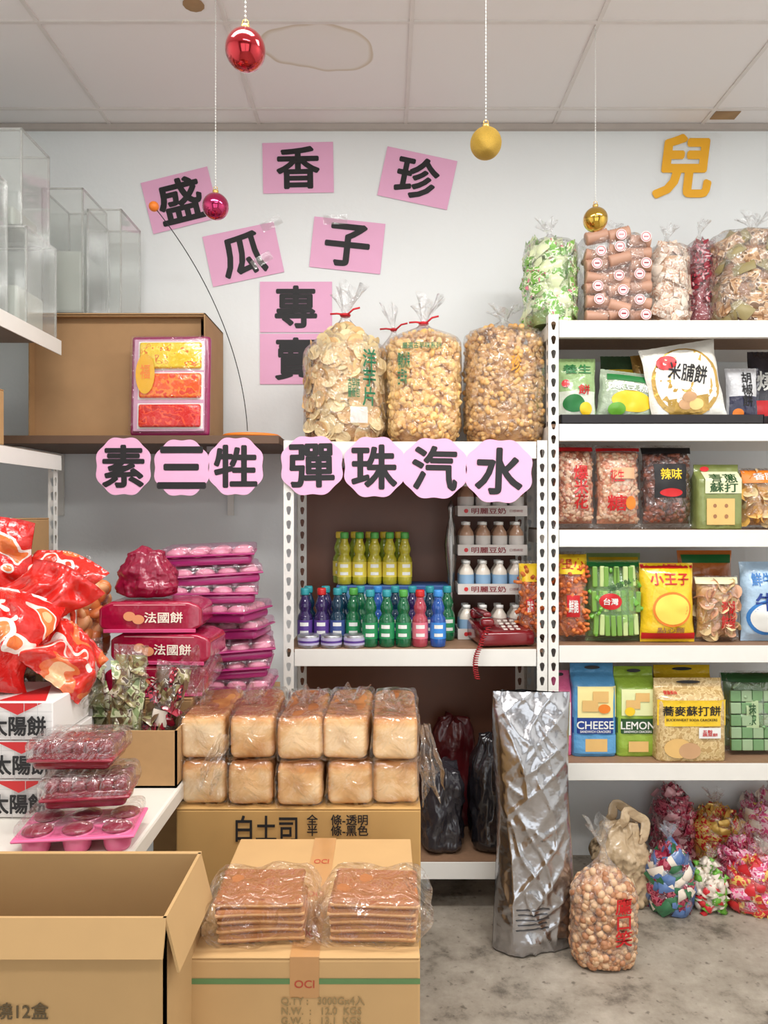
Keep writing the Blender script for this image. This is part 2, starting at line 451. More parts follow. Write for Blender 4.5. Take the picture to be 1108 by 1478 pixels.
L.new(ml.outputs[2],b.inputs['Base Color']);b.inputs['Roughness'].default_value=.55
n3=N.new('ShaderNodeTexNoise');n3.inputs['Scale'].default_value=14;L.new(tc.outputs['Object'],n3.inputs['Vector'])
bp=N.new('ShaderNodeBump');bp.inputs['Strength'].default_value=.15;L.new(n3.outputs['Fac'],bp.inputs['Height']);L.new(bp.outputs[0],b.inputs['Normal'])
plane_box('floor',-1.8,2.4,-1.6,3.16,-.1,0,fm)
cm=bpy.data.materials.new('ceiling_tile');cm.use_nodes=True;N=cm.node_tree.nodes;L=cm.node_tree.links;b=N['Principled BSDF']
tc=N.new('ShaderNodeTexCoord');nz=N.new('ShaderNodeTexNoise');nz.inputs['Scale'].default_value=3;L.new(tc.outputs['Object'],nz.inputs['Vector'])
mp_=N.new('ShaderNodeMapping');mp_.inputs['Location'].default_value=(.24,-2.56,-3.02)
mp_.vector_type='POINT';L.new(tc.outputs['Object'],mp_.inputs['Vector'])
sc=N.new('ShaderNodeVectorMath');sc.operation='MULTIPLY';sc.inputs[1].default_value=(4.4,6.5,1);L.new(mp_.outputs[0],sc.inputs[0])
ad=N.new('ShaderNodeVectorMath');ad.operation='ADD';L.new(sc.outputs[0],ad.inputs[0])
ns=N.new('ShaderNodeVectorMath');ns.operation='SCALE';ns.inputs['Scale'].default_value=1.3;L.new(nz.outputs['Color'],ns.inputs[0]);L.new(ns.outputs[0],ad.inputs[1])
s2=N.new('ShaderNodeVectorMath');s2.operation='SUBTRACT';s2.inputs[1].default_value=(.65,.65,.65);L.new(ad.outputs[0],s2.inputs[0])
ln=N.new('ShaderNodeVectorMath');ln.operation='LENGTH';L.new(s2.outputs[0],ln.inputs[0])
cr=N.new('ShaderNodeValToRGB');L.new(ln.outputs['Value'],cr.inputs[0]);E=cr.color_ramp.elements
base=(236,231,229);E[0].position=0;E[0].color=lin((233,227,224));E[1].position=1;E[1].color=lin(base)
for p_,c_ in ((.82,(232,226,221)),(.91,(208,194,174)),(.94,base)):
    e=E.new(p_);e.color=lin(c_)
L.new(cr.outputs[0],b.inputs['Base Color']);b.inputs['Roughness'].default_value=.85
TB=mat('ceiling_bar',(222,215,210),.5);TBD=mat('ceiling_trim',(186,176,168),.6)
mb=MB();mb.add(box(4.2,4.76,.08,.3,.78,3.06),cm,False)
for gx in (-1.13,-.515,.09,.70,1.31,1.92):mb.add(box(.014,4.5,.006,gx,.8,3.018),TB,False)
for gy in (2.93,2.41,1.8,1.2,.6,0,-.6):mb.add(box(4.1,.014,.006,.3,gy,3.0175),TB,False)
mb.add(box(.1,.06,.002,1.375,2.98,3.0188),mat('ceiling_damage',(160,128,92),.9,var=.4),False)
mb.add(lathe([(0,0),(.034,0),(.03,.002),(0,.002)],12,-.6,2.33,3.018),mat('ceiling_damage',(160,128,92),.9,var=.4),False)
thing('ceiling',None,None,mb=mb,kind='structure')
mb=MB();mb.add(box(4.1,.02,.022,.3,3.05,3.007),TBD,False);thing('trim_1',None,None,mb=mb,kind='structure')
# ================================================================= RACKS
def strip(L_,u0,u1,mapf,flip=False):
    v=[];f=[];per=.05;n=int(L_/per);um=(u0+u1)/2;wd=abs(u1-u0)
    for i in range(n):
        z0=i*per;z1=z0+per if i<n-1 else L_;zc=z0+per/2
        o=[(u0,z0),(um,z0),(u1,z0),(u1,zc),(u1,z1),(um,z1),(u0,z1),(u0,zc)]
        k=wd*.24;j=wd*.12
        q=[(um-j,zc-.013),(um,zc-.015),(um+j,zc-.013),(um+k,zc+.006),(um+k*.8,zc+.013),(um,zc+.016),(um-k*.8,zc+.013),(um-k,zc+.006)]
        if u1<u0:q=[(2*um-a,b_) for a,b_ in q]
        s=len(v);v+=[mapf(*p) for p in o]+[mapf(*p) for p in q]
        for a in range(8):
            b2=(a+1)%8;c=(s+a,s+b2,s+8+b2,s+8+a);f.append(c[::-1] if flip else c)
    return v,f
def rack(name,label,x0,x1,y0,y1,h,shelves,group=None,panel=None):
    root=thing(name,label,'shelf rack')
    root.location=((x0+x1)/2,y0,0);cx=(x0+x1)/2
    a=.036
    for sx in (-1,1):
        for yy,sy in ((0,1),(y1-y0,-1)):
            xe=(x0 if sx<0 else x1)-cx;mb=MB()
            mb.add(strip(h,xe,xe-sx*a,lambda u,z:(u,yy,z)),WSTEEL,False)
            mb.add(strip(h,yy,yy+sy*a,lambda u,z:(xe,u,z)),WSTEEL,False)
            part('post',mb,root)
    for z in shelves:
        mb=MB();w=x1-x0-.006;d=y1-y0
        mb.add(box(w-.07,.004,.06,0,.004,z-.03,.001,1),WSTEEL,False)
        mb.add(box(w-.07,.022,.004,0,.014,z-.058),WSTEEL,False)
        mb.add(box(w-.07,.004,.06,0,d-.004,z-.03),WSTEEL,False)
        for s in (-1,1):mb.add(box(.004,d-.08,.05,s*(w/2-.004),d/2,z-.03),WSTEEL,False)
        mb.add(box(w-.02,d-.02,.012,0,d/2,z-.006),CHIPB,False)
        part('shelf',mb,root)
    if panel:
        mb=MB();mb.add(box(x1-x0-.02,.006,panel[1]-panel[0],0,y1-y0+.006,(panel[0]+panel[1])/2,.001,1),mat('brown_wood_panel',(112,70,50),.45,var=.35,vs=4),False)
        part('back_panel',mb,root)
    return root
YF=2.6
rack('shelf_rack','white slotted steel rack with brown panel, holding soda bottles',-.353,.574,YF,3.03,1.672,[1.668,.937,.187],panel=(.1,1.6))
rack('shelf_rack','tall white slotted steel rack filled with packaged snacks',.578,1.78,YF,3.03,2.115,[2.095,1.73,1.357,.95,.535])
LB=mat('grey_brown_shelf_board',(150,138,126),.6,var=.15)
root=thing('shelf_rack','low-lit grey metal rack along the side wall','shelf rack',(-1.4,1.6,0))
for x_ in (-.27,.262):
    for y_ in (0,.98):
        hh=1.6 if (x_>0 and y_>0) else 2.03
        mb=MB();mb.add(strip(hh,x_,x_+(.034 if x_<0 else -.034),lambda u,z:(u,y_,z)),WSTEEL,False);mb.add(strip(hh,y_,y_+(.034 if y_<.5 else -.034),lambda u,z:(x_,u,z)),WSTEEL,False);part('post',mb,root)
for z in (2.02,1.62,1.2,.7,.2):
    mb=MB();mb.add(box(.53,.96,.012,0,.49,z-.006),LB,False);mb.add(box(.004,.96,.05,.277,.49,z-.03),LB if z<1.3 else WSTEEL,False);mb.add(box(.004,.96,.05,-.277,.49,z-.03),WSTEEL,False)
    part('shelf',mb,root)
root=thing('wall_shelf','dark brown wooden board shelf spanning between racks','shelf',(-.93,2.6,1.69))
mb=MB();mb.add(box(1.12,.45,.03,0,.228,-.015,.002,1),mat('dark_board',(104,78,60),.6,var=.2,vs=8),False);part('board',mb,root)
for x_ in (-.4,.3):
    mb=MB();mb.add(box(.025,.36,.02,x_,.26,-.042),WSTEEL,False);mb.add(box(.025,.012,.25,x_,.445,-.16),WSTEEL,False);part('bracket',mb,root)
# ================================================================= SIGNS
TAPEC=film('clear_tape',lo=.1,hi=.35,milk=.06)
def flat(x,z,off=0):return (x,-off,z)
def sign(ch,px,py,wp,hp,rot,d=3.055,tapes=()):
    w=wp*d/F;h=hp*d/F;mb=MB();mb.add(box(w,.0008,h,0,.0008,0),PINKP,False)
    add_text(mb,ch,0,0,None,h*.80,flat,BLK,.0012,0,.028)
    ob=thing('paper_sign','pink paper sheet with bold black character '+ch+' taped on wall','sign',(X(px,d),d,Z(py,d)),(0,-math.radians(rot),0),mb,'pink paper signs on the wall')
    for tx,tz,tw,tr in tapes:
        mb=MB();mb.add(box(tw,.0005,.04),TAPEC,False);part('tape_strip',mb,ob,loc=(tx,-.0025,tz),rot=(0,-math.radians(tr),0))
sign('盛',260,289,99,76,14);sign('香',430,242,102,73,1);sign('珍',602,257,103,72,-12)
sign('瓜',351,367,105,74,12,tapes=((.14,.10,.09,15),(.07,-.04,.09,20)));sign('子',501,354,103,73,-6,tapes=((-.06,.10,.1,8),))
sign('專',427,443,104,73,0);sign('賣',427,518,104,73,0)
def petal(ch,px,py,wp,hp,rot=0,d=2.588):
    w=wp*d/F;h=hp*d/F;S=80;v=[(0,0,0)];f=[]
    for k in range(S):
        a=2*pi*k/S;r=1/((abs(math.cos(a))**2.3+abs(math.sin(a))**2.3)**(1/2.3));r*=1+.035*math.cos(8*a+pi)-.01
        v.append((w/2*r*math.cos(a),.0005*math.sin(3*a),h/2*r*math.sin(a)))
    n=len(v);v+=[(p[0],p[1]+.001,p[2]) for p in v]
    for k in range(S):
        k2=(k+1)%S;f.append((0,1+k,1+k2));f.append((n,n+1+k2,n+1+k));f.append((1+k,n+1+k,n+1+k2,1+k2))
    mb=MB();mb.add((v,f),PINKP,False);add_text(mb,ch,0,0,None,h*.70,flat,BLK,.0015,0,.028)
    thing('paper_sign','scalloped pink paper cutout with black character '+ch+' on shelf edge','sign',(X(px,d),d,Z(py,d)),(0,-math.radians(rot),0),mb,'pink scalloped signs along the shelf edge')
for a in (('素',178,673,80,84),('三',262,675,80,82),('牲',340,673,80,84),('彈',450,672,90,86,1),('珠',540,674,88,88,0),('汽',627,676,94,88,-1),('水',720,680,97,92,-2)):petal(*a)
d=3.055;mb=MB();add_text(mb,'兒',0,0,.225,.25,flat,mat('orange_paper',(255,182,40),.6),.001,0,.034,.12)
mb.add(box(.27,.0006,.28,.02,.0012,0),film('sheet_film',lo=.01,hi=.12,bump=.2),False)
thing('character_cutout','orange paper cut-out character 兒 taped to the white wall','sign',(X(987,d),d,Z(240,d)),mb=mb)
# ================================================================= BAUBLES
def bauble(px,py,d,m,col,zt=3.015):
    root=thing('christmas_bauble',col,'ornament',(X(px,d),d,Z(py,d)),group='baubles hanging from ceiling')
    mb=MB();mb.add(sphere(.04,36,24),m);part('ball',mb,root)
    mb=MB();mb.add(lathe([(.009,.037),(.009,.048),(.006,.05),(.0,.05)],16),GOLD);mb.add(tube([(.006*math.cos(t),0,.054+.006*math.sin(t)) for t in np.linspace(0,2*pi,14)],.0012,5),GOLD);part('cap',mb,root)
    mb=MB();zz=.058;top=zt-Z(py,d);mb.add(tube([(0,0,zz),(0,0,top)],.0007,5),WHT)
    n=int((top-zz)/.009);bv=sphere(.0022,6,4)
    for i in range(n):mb.add(bv,WHT,True,Matrix.Translation((0,0,zz+i*.009)))
    part('bead_string',mb,root)
bauble(354,72,1.47,mat('red_mirror',(190,14,34),.08,.85,var=0,coat=1),'shiny red glass bauble on white bead string')
bauble(701,207,1.9,mat('gold_glitter',(220,174,70),.5,.45,var=.5,vs=900,bump=.9,bs=900),'gold glitter bauble on white bead string')
bauble(311,298,2.25,mat('crimson_mirror',(185,12,90),.08,.85,var=0,coat=1),'shiny magenta bauble on white bead string')
bauble(859,317,2.42,mat('gold_mirror',(215,172,56),.1,.95,var=0,coat=1),'shiny gold bauble on white bead string')
# ================================================================= TOP OF WALL SHELF
ZB=1.69
x0,x1=X(43,2.72),X(297,2.72)
root=thing('open_cardboard_box','large brown cardboard box lying open on the board shelf','cardboard box',((x0+x1)/2,2.86,ZB))
w=x1-x0;h=Z(452,2.72)-ZB-.002;dp=.3;mb=MB();K=mat('box_brown',(172,134,92),.8)
mb.add(box(w,.005,h,0,dp/2,h/2),K,False);mb.add(box(w,dp,.005,0,0,h-.0025),K,False);mb.add(box(w,dp,.005,0,0,.0025),K,False)
for s in (-1,1):mb.add(box(.005,dp,h,s*(w/2-.0025),0,h/2),K,False)
part('box_body',mb,root)
mb=MB();mb.add(box(w-.03,.004,h*.97,-.01,-.11,h*.49),mat('box_brown_inner',(172,134,94),.85),False);part('flap',mb,root)
mb=MB();mb.add(box(w-.01,.12,.004,0,-.085,h-.009),K,False);part('flap',mb,root)
dd=2.625;xc,w,h=fit(184,300,482,ZB,dd)
root=thing('gift_tray_box','purple tray with clear lid holding yellow, orange, red packs','gift box',(xc,dd+.02,ZB+.002),(-.06,0,-.03))
PUR=mat('purple_plastic',(150,36,90),.3,coat=.4)
mb=MB();mb.add(box(w,.03,h,0,.01,h/2,.012,3),PUR);mb.add(box(w*.9,.01,h*.92,0,-.01,h/2,.004),mat('pale_pink_liner',(205,160,184),.5),False);part('tray',mb,root)
PG=patchy('printed_gold_pack',[(0,(232,196,30)),(.5,(240,214,70)),(.58,(225,120,30)),(.64,(240,214,60))],40,.25,seed=3,bump=.4)
PO=patchy('printed_orange_pack',[(0,(232,86,22)),(.5,(240,130,40)),(.6,(222,60,20))],36,.25,seed=4,bump=.4)
PRr=patchy('printed_red_pack',[(0,(214,30,22)),(.52,(236,80,40)),(.58,(200,24,20))],36,.25,seed=6,bump=.4)
for zc,hh,m in ((.79,.31,PG),(.49,.29,PO),(.19,.27,PRr)):
    mb=MB();mb.add(box(w*.78,.02,hh*h*.84,.006,-.02,zc*h,.008,3),m);mb.add(box(w*.83,.004,hh*h*.95,.006,-.014,zc*h,.004),WHT,False);part('snack_pack',mb,root)
mb=MB();decals(mb,w,h,lambda x,z,o=0:(x,-.033-o,z),[('e',-.28,.60,.12,.2,mat('amber_sticker',(226,170,30),.4)),('t','福',-.28,.62,.12,.14,ORG)]);part('sticker',mb,root)
mb=MB();mb.add(box(w*.97,.03,h*.97,0,-.022,h/2,.01,3),film('lid_film',lo=.03,hi=.25,bump=.4));part('clear_lid',mb,root)
root=thing('spring_wire_pick','thin bent black wire with orange ball on orange disc','ornament',(X(357,2.63),2.65,ZB))
mb=MB();pts=[]
for t in np.linspace(0,1,30):
    px=(1-t)**3*357+3*(1-t)**2*t*352+3*(1-t)*t*t*305+t**3*222;py=(1-t)**3*622+3*(1-t)**2*t*520+3*(1-t)*t*t*400+t**3*298
    pts.append((X(px,2.65)-X(357,2.63),0,max(.004,Z(py,2.65)-ZB)))
mb.add(tube(pts,.0016,6),BLK);part('wire',mb,root)
mb=MB();mb.add(sphere(.018,20,14),mat('orange_ball',(240,130,40),.4));part('ball',mb,root,loc=pts[-1])
mb=MB();mb.add(lathe([(0,0),(.105,0),(.108,.006),(.1,.012),(0,.013)],40),ORG);part('base_disc',mb,root,loc=(0,.06,0))
AC=film('acrylic',(.96,.97,.96),lo=.04,hi=.25,rough=.1,bs=2,bump=.05,milk=.10);ACE=film('acrylic_edge',(.86,.86,.84),lo=.15,hi=.4,rough=.25,bs=2,bump=.05,milk=.3)
def bin_(x0,x1,y0,y1,z0,z1,lab,liner=.4):
    root=thing('acrylic_display_bin',lab,'display bin',((x0+x1)/2,(y0+y1)/2,z0),group='clear acrylic bins stacked up high')
    w,d,h=x1-x0,y1-y0,z1-z0;mb=MB();t=.004
    mb.add(box(w,t,h,0,-d/2+t/2,h/2),AC,False);mb.add(box(w,t,h,0,d/2-t/2,h/2),AC,False)
    mb.add(box(t,d-.01,h,-w/2+t/2,0,h/2),AC,False);mb.add(box(t,d-.01,h,w/2-t/2,0,h/2),AC,False);mb.add(box(w,d,t,0,0,t/2),AC,False)
    part('bin_walls',mb,root)
    mb=MB()
    for sx in (-1,1):
        for sy in (-1,1):mb.add(box(.006,.006,h,sx*(w/2-.003),sy*(d/2-.003),h/2),ACE,False)
        for zz in (.003,h):mb.add(box(.006,d,.006,sx*(w/2-.003),0,zz),ACE,False)
    for sy in (-1,1):
        for zz in (.003,h):mb.add(box(w,.006,.006,0,sy*(d/2-.003),zz),ACE,False)
    part('bin_edges',mb,root)
    if liner:
        mb=MB();mb.add(box(w*.84,d*.84,h*liner,0,0,.01+h*liner/2,.01),mat('milky_liner',(206,208,200),.5),False);part('liner',mb,root)
bin_(-1.62,-1.17,1.95,2.14,2.022,2.30,'low clear acrylic bin on rack top')
bin_(-1.62,-1.20,2.16,2.36,2.022,2.47,'hazy clear acrylic bin on rack top',.3)
bin_(-1.62,-1.15,2.38,2.60,2.022,2.34,'clear acrylic bin beneath another bin')
bin_(-1.60,-1.17,2.39,2.59,2.345,2.66,'hazy clear acrylic bin stacked on another bin',.2)
bin_(-1.27,-1.115,2.74,2.98,ZB+.464,2.62,'tall clear acrylic bin standing on cardboard box',.5)
bin_(-1.11,-.98,2.76,2.98,ZB+.464,2.55,'shorter clear acrylic bin standing on cardboard box',.0)
# ================================================================= BIG SACKS ON RACK TOP
ZT=1.668
C1=mat('ridged_chip',(246,216,166),.6,var=.2);C1b=mat('ridged_chip_dark',(236,194,136),.6);C2=mat('puff_cracker',(246,204,132),.45,var=.12);C2b=mat('puff_cracker_tan',(236,186,112),.45)
C3=mat('peanut_shell',(222,178,114),.5,var=.15);C3b=mat('peanut_shell_dark',(202,152,90),.5,var=.15);COREB=mat('snack_core',(212,164,106),.8)  # COREB: opaque filler core in a snack tone, seen between pieces
GT=mat('green_print',(20,110,70),.5)
def S_(x0,x1,top,zb,d):return (x1-x0)*d/F*.96,Z(top,d)-zb
w,h=S_(437,562,453,ZT,2.72)
sack('snack_sack','large clear sack of ridged potato crackers with red tie','snack sack',(X(498,2.74),2.75,ZT+.002),w,.23,h,.1,p_chipo,520,[C1,C1b,C1],COREB,stext=[('t','洋\n芋\n片',.30,.48,.15,.42,GT),('t','古早味\n量販包',.12,.4,.14,.14,GT),('r',.18,.2,.2,.12,film('sticker',lo=.2,hi=.5,milk=.5))],seed=1,group='large snack sacks on rack top',top=.68,outw=True,fill=.88)
w,h=S_(556,670,466,ZT,2.70)
sack('snack_sack','large clear sack of puffed rice crackers with red tie','snack sack',(X(612,2.72),2.76,ZT+.002),w,.24,h+.01,.09,lambda:p_ball(.0155,1,1,.5,9,6),1250,[C2,C2b,C2],COREB,stext=[('t','傳統米果\n古早味',-.28,.58,.16,.26,GT),('t','嚴選古早味系列',-.05,.76,.5,.05,GT)],seed=2,group='large snack sacks on rack top',top=.82,sn=3.2,fill=.9)
w,h=S_(668,789,452,ZT,2.72)
sack('snack_sack','large clear sack packed with peanut-shaped biscuits','snack sack',(X(728,2.74),2.765,ZT+.002),w,.25,h-.02,.05,lambda:p_peanut(.034,.011),1150,[C3,C3b,C3],COREB,tie=None,stext=[('t','珍',.08,.6,.12,.14,mat('orange_character',(225,150,40),.5))],seed=3,group='large snack sacks on rack top',top=.86,sn=3.0,fill=.92)
w,h=S_(535,600,470,ZT,2.88)
sack('snack_sack','smaller clear sack of crackers with red tie standing behind','snack sack',(X(568,2.93),2.955,ZT+.002),w,.12,h,.09,lambda:p_ball(.016,1,1,.55),180,[C2],COREB,seed=5,group='large snack sacks on rack top')
# ================================================================= TOP OF TALL RACK
Zt=2.095
G1=mat('candy_green',(110,176,60),.35,coat=.4);G2=mat('candy_pale',(222,232,186),.35,coat=.4);P1=mat('candy_pink',(236,130,156),.35,coat=.4)
DR=mat('candy_dark_red',(155,24,46),.3,coat=.4);R1=mat('candy_red',(215,45,52),.3,coat=.4);Y1=mat('candy_gold',(236,190,92),.25,.3,coat=.4);W1=mat('candy_cream',(240,226,210),.35,coat=.4);B1=mat('candy_blue',(90,120,170),.3,coat=.4);BR1=mat('cookie_brown',(160,112,76),.5);BR2=mat('cookie_tan',(200,156,114),.5);PL=mat('candy_plum',(170,66,104),.3,coat=.4)
def sk(name,label,x0,x1,top,zb,d,dp,piece,n,mats,core,neck=.05,seed=1,tie=None,topf=.8,group=None,rot=0,filmm=None,cat='candy bag',stext=None,nh=0,fill=.9,sn=2.6,outw=True):
    w,h=S_(x0,x1,top,zb,d+dp/2);return sack(name,label,cat,(X((x0+x1)/2,d+dp/2),d+dp/2,zb+.002),w,dp,h-nh,neck,piece,n,mats,core,tie=tie,seed=seed,top=topf,group=group,rotz=rot,filmm=filmm,stext=stext,fill=fill,sn=sn,outw=outw)
GPR=patchy('green_wrapper',[(0,(120,180,70)),(.5,(228,236,200)),(.6,(90,150,50)),(.66,(225,130,150))],60,.3,seed=9,bump=.3)
sk('candy_bag','clear bag of green wrapped candies on rack top',755,831,340,Zt,2.63,.2,lambda:p_sachet(.058,.05,.022),200,[GPR,GPR,G2],mat('green_candy_core',(140,170,100),.7),seed=4,topf=.84,sn=3)  # last material is the opaque green filler core among the candies
w,h=S_(830,934,333,Zt,2.7)
RO=mat('roll_pinkish',(194,148,124),.5)
root=sack('cookie_bag','clear bag of stacked round wafers with white tags','cookie bag',(X(882,2.74),2.74,Zt+.002),w,.2,h,.03,lambda:p_ball(.012),30,[RO],mat('roll_core',(150,108,90),.8),tie=None,seed=6,top=.9,inner=.84,sn=4)  # opaque filler core, darker brown than the rolls
mb=MB();LP=mat('label_pale_rose',(238,215,215),.5)
for j in range(7):
    for i in range(3):
        cx=(i-1)*w*.31;cz=.028+j*h*.132+.008*math.sin(i*3+j)
        T=Matrix.Translation((cx-w*.15,-.082+.01*abs(i-1)+.006*math.sin(j*4+i),cz))@Matrix.Rotation(pi/2+.28*math.sin(i*5+j*3),4,'Y')
        L0=w*.30;pr=[(0,0)]
        for k in range(18):pr.append((.021+(.003 if k%2 else 0),L0*k/17))
        pr.append((0,L0));mb.add(lathe(pr,16),RO,True,T)
        if (i*2+j)%3!=0:
            cc=cx+.012*math.sin(j*3+i)
            mb.add(lathe([(0,0),(.019,0),(.019,.002),(0,.002)],18),LP,False,Matrix.Translation((cc,-.110,cz))@Matrix.Rotation(pi/2,4,'X'))
            mb.add(tube([(cc+.015*math.cos(a),-.1125,cz+.015*math.sin(a)) for a in np.linspace(0,2*pi,18)],.0011,4),RED)
            mb.add(box(.016,.001,.005,cc,-.1127,cz),DR,False)
part('cookie_roll',mb,root,kind='stuff')
WPR=patchy('cream_wrapper',[(0,(226,206,186)),(.5,(200,150,120)),(.58,(236,222,206))],60,.3,seed=2,bump=.3)
sk('candy_bag','clear bag of cream and pink wrapped sweets',930,992,348,Zt,2.66,.18,lambda:p_sachet(.06,.045,.02),120,[WPR,WPR,W1],BR2,seed=7,topf=.85)
DPR=patchy('dark_wrapper',[(0,(150,24,46)),(.5,(40,26,30)),(.58,(190,60,80)),(.66,(220,200,200))],60,.3,seed=7,bump=.3)
sk('candy_bag','clear bag of dark red candies with silver wrap',986,1030,341,Zt,2.76,.14,lambda:p_sachet(.06,.045,.02),90,[DPR],DR,seed=8,topf=.85)
CPR=patchy('cookie_wrapper',[(0,(150,110,76)),(.42,(196,156,116)),(.56,(226,206,180)),(.62,(120,90,64))],50,.35,seed=8,bump=.3)
sk('cookie_bag','clear bag of brown sesame cookie packs',1022,1150,331,Zt,2.66,.2,lambda:p_sachet(.075,.05,.022),190,[CPR,CPR,mat('cookie_olive',(150,136,90),.5)],BR1,seed=9,topf=.9,cat='cookie bag',sn=3)
# ================================================================= SHELF 2
z2=1.73
TR=mat('black_tray',(34,30,34),.4);mb=MB();mb.add(box(.72,.3,.004,0,0,.002),TR,False)
for s in (-1,1):mb.add(box(.72,.004,.034,0,s*.148,.017,.001,1),TR,False);mb.add(box(.004,.3,.034,s*.358,0,.017),TR,False)
thing('black_tray','shallow black plastic tray holding snack bags on shelf','tray',(.985,2.765,z2+.001),mb=mb)
z2b=z2+.006;g='snack bags in black tray'
ppack('snack_bag','green and white printed snack bag standing in tray',805,864,515,z2b,2.66,.07,foil('pack_leaf',(150,180,120)),[('r',0,.3,.9,.36,foil('pack_light',(215,222,205))),('t','養生',0,.82,.7,.14,GRN),('e',-.1,.3,.28,.13,GRN),('e',.2,.22,.16,.1,YEL),('e',-.3,.6,.1,.06,R1),('t','餅',.15,.5,.3,.14,RED)],group=g)
ppack('snack_bag','silver green snack bag with yellow oval, tilted in tray',862,948,534,z2b,2.665,.08,foil('pack_silver_green',(180,194,170),.25,.2),[('e',.05,.42,.36,.2,YEL),('r',0,.85,.8,.12,GRN),('t','綠豆糕',0,.68,.7,.13,WHT),('e',-.2,.25,.15,.12,G1)],tilt=.12,group=g)
ppack('snack_bag','dark green foil snack bag standing behind',870,935,512,z2b,2.8,.05,foil('pack_forest',(60,90,60),.3),[('r',0,.7,.7,.2,YEL)],group=g)
ppack('snack_bag','gold foil snack bag leaning behind white bag',925,985,508,z2b,2.78,.05,foil('pack_gold',(180,140,70),.3,.5),[('t','金',0,.7,.4,.2,WHT)],tilt=-.1,group=g)
ppack('snack_bag','white and gold round-fronted cake bag tilted on tray edge',946,1056,493,z2b,2.64,.06,foil('pack_white',(238,234,224),.3),[('e',0,.50,.46,.44,GOLD),('e',0,.52,.41,.40,foil('pack_white',(238,234,224),.3)),('r',-.02,.22,.55,.2,GOLD),('t','米脯餅',.04,.62,.52,.22,BLK,-.3),('e',-.22,.78,.14,.09,RED),('e',-.06,.24,.1,.07,BR2),('e',.08,.22,.1,.07,C2),('e',.0,.32,.1,.06,BR2)],tilt=-.16,p=4,group=g)
ppack('snack_bag','white pepper cake bag with dark lower panel',1052,1098,530,z2b,2.72,.05,foil('pack_grey_white',(215,215,218),.3),[('r',.0,.3,.9,.4,foil('pack_navy',(40,40,70),.3)),('t','胡\n椒\n餅',.1,.62,.35,.6,BLK),('e',-.2,.2,.16,.09,ORG)],group=g)
ppack('snack_bag','black and silver foil snack bag with white lettering',1086,1140,505,z2b,2.8,.06,foil('pack_black_silver',(70,70,78),.25,.5),[('t','燒',-.1,.6,.5,.25,WHT),('r',0,.25,.8,.2,RED)],group=g)
# ================================================================= SHELF 3
z3=1.357
def stick():return p_pack(.012,.012,.06)
def nug():return p_pack(.02,.016,.013)
PK=mat('nougat_pink',(220,146,110),.45);PK2=mat('nougat_cream',(232,194,160),.45);PK3=mat('nougat_brown',(180,100,66),.5)
cpack('candy_pack','clear brick pack of pink crunchy candies with red lettering',803,864,639,z3,2.64,.12,nug,420,[PK,PK2,PK3,PK2],PK3,[('t','爆\n米\n花',.1,.48,.36,.5,RED),('r',0,.93,.9,.05,RED)],cat='candy pack')
cpack('candy_pack','clear pack of peach nougat candies with red character label',864,932,641,z3,2.64,.12,nug,420,[PK,PK2,PK2],PK,[('t','糖',-.1,.3,.4,.18,RED),('t','花生',-.1,.62,.3,.14,RED),('r',.05,.65,.5,.13,mat('label_peach',(225,170,130),.5)),('e',.2,.3,.12,.08,ORG),('r',0,.94,.96,.04,RED)],cat='candy pack')
cpack('snack_bag','clear bag of dark brown sesame snacks with black label',931,1008,641,z3,2.65,.12,lambda:p_ball(.012),420,[mat('dark_nut',(120,56,38),.4),mat('dark_nut_b',(150,78,54),.4),mat('dark_nut_c',(84,40,32),.4)],mat('dark_nut_c',(84,40,32),.4),[('r',0,.56,.62,.4,BLK),('t','辣味',0,.64,.4,.13,YEL),('e',0,.42,.22,.05,RED),('r',0,.93,.96,.08,BLK)])
OL=foil('pack_olive',(130,140,78),.4)
gpack('cracker_bag','olive green scallion soda cracker bag with cracker picture',1008,1073,670,z3,2.65,.09,OL,[('r',.05,.72,.82,.34,mat('label_cream',(226,226,186),.5)),('t','青蔥\n蘇打',.05,.71,.62,.28,mat('deep_green',(40,80,40),.5)),('r',-.02,.27,.62,.4,mat('cracker_tan',(226,184,114),.5)),('e',-.15,.36,.04,.03,BR1),('e',.1,.36,.04,.03,BR1),('e',-.15,.2,.04,.03,BR1),('e',.1,.2,.04,.03,BR1),('e',-.28,.93,.1,.04,RED)],hole=False)
cpack('snack_bag','clear bag of golden chips with orange top label',1074,1140,675,z3,2.66,.1,p_chip,60,[mat('golden_chip',(228,176,90),.5),C1],C3b,[('r',0,.85,.9,.22,ORG),('t','香脆',0,.85,.5,.12,WHT)])
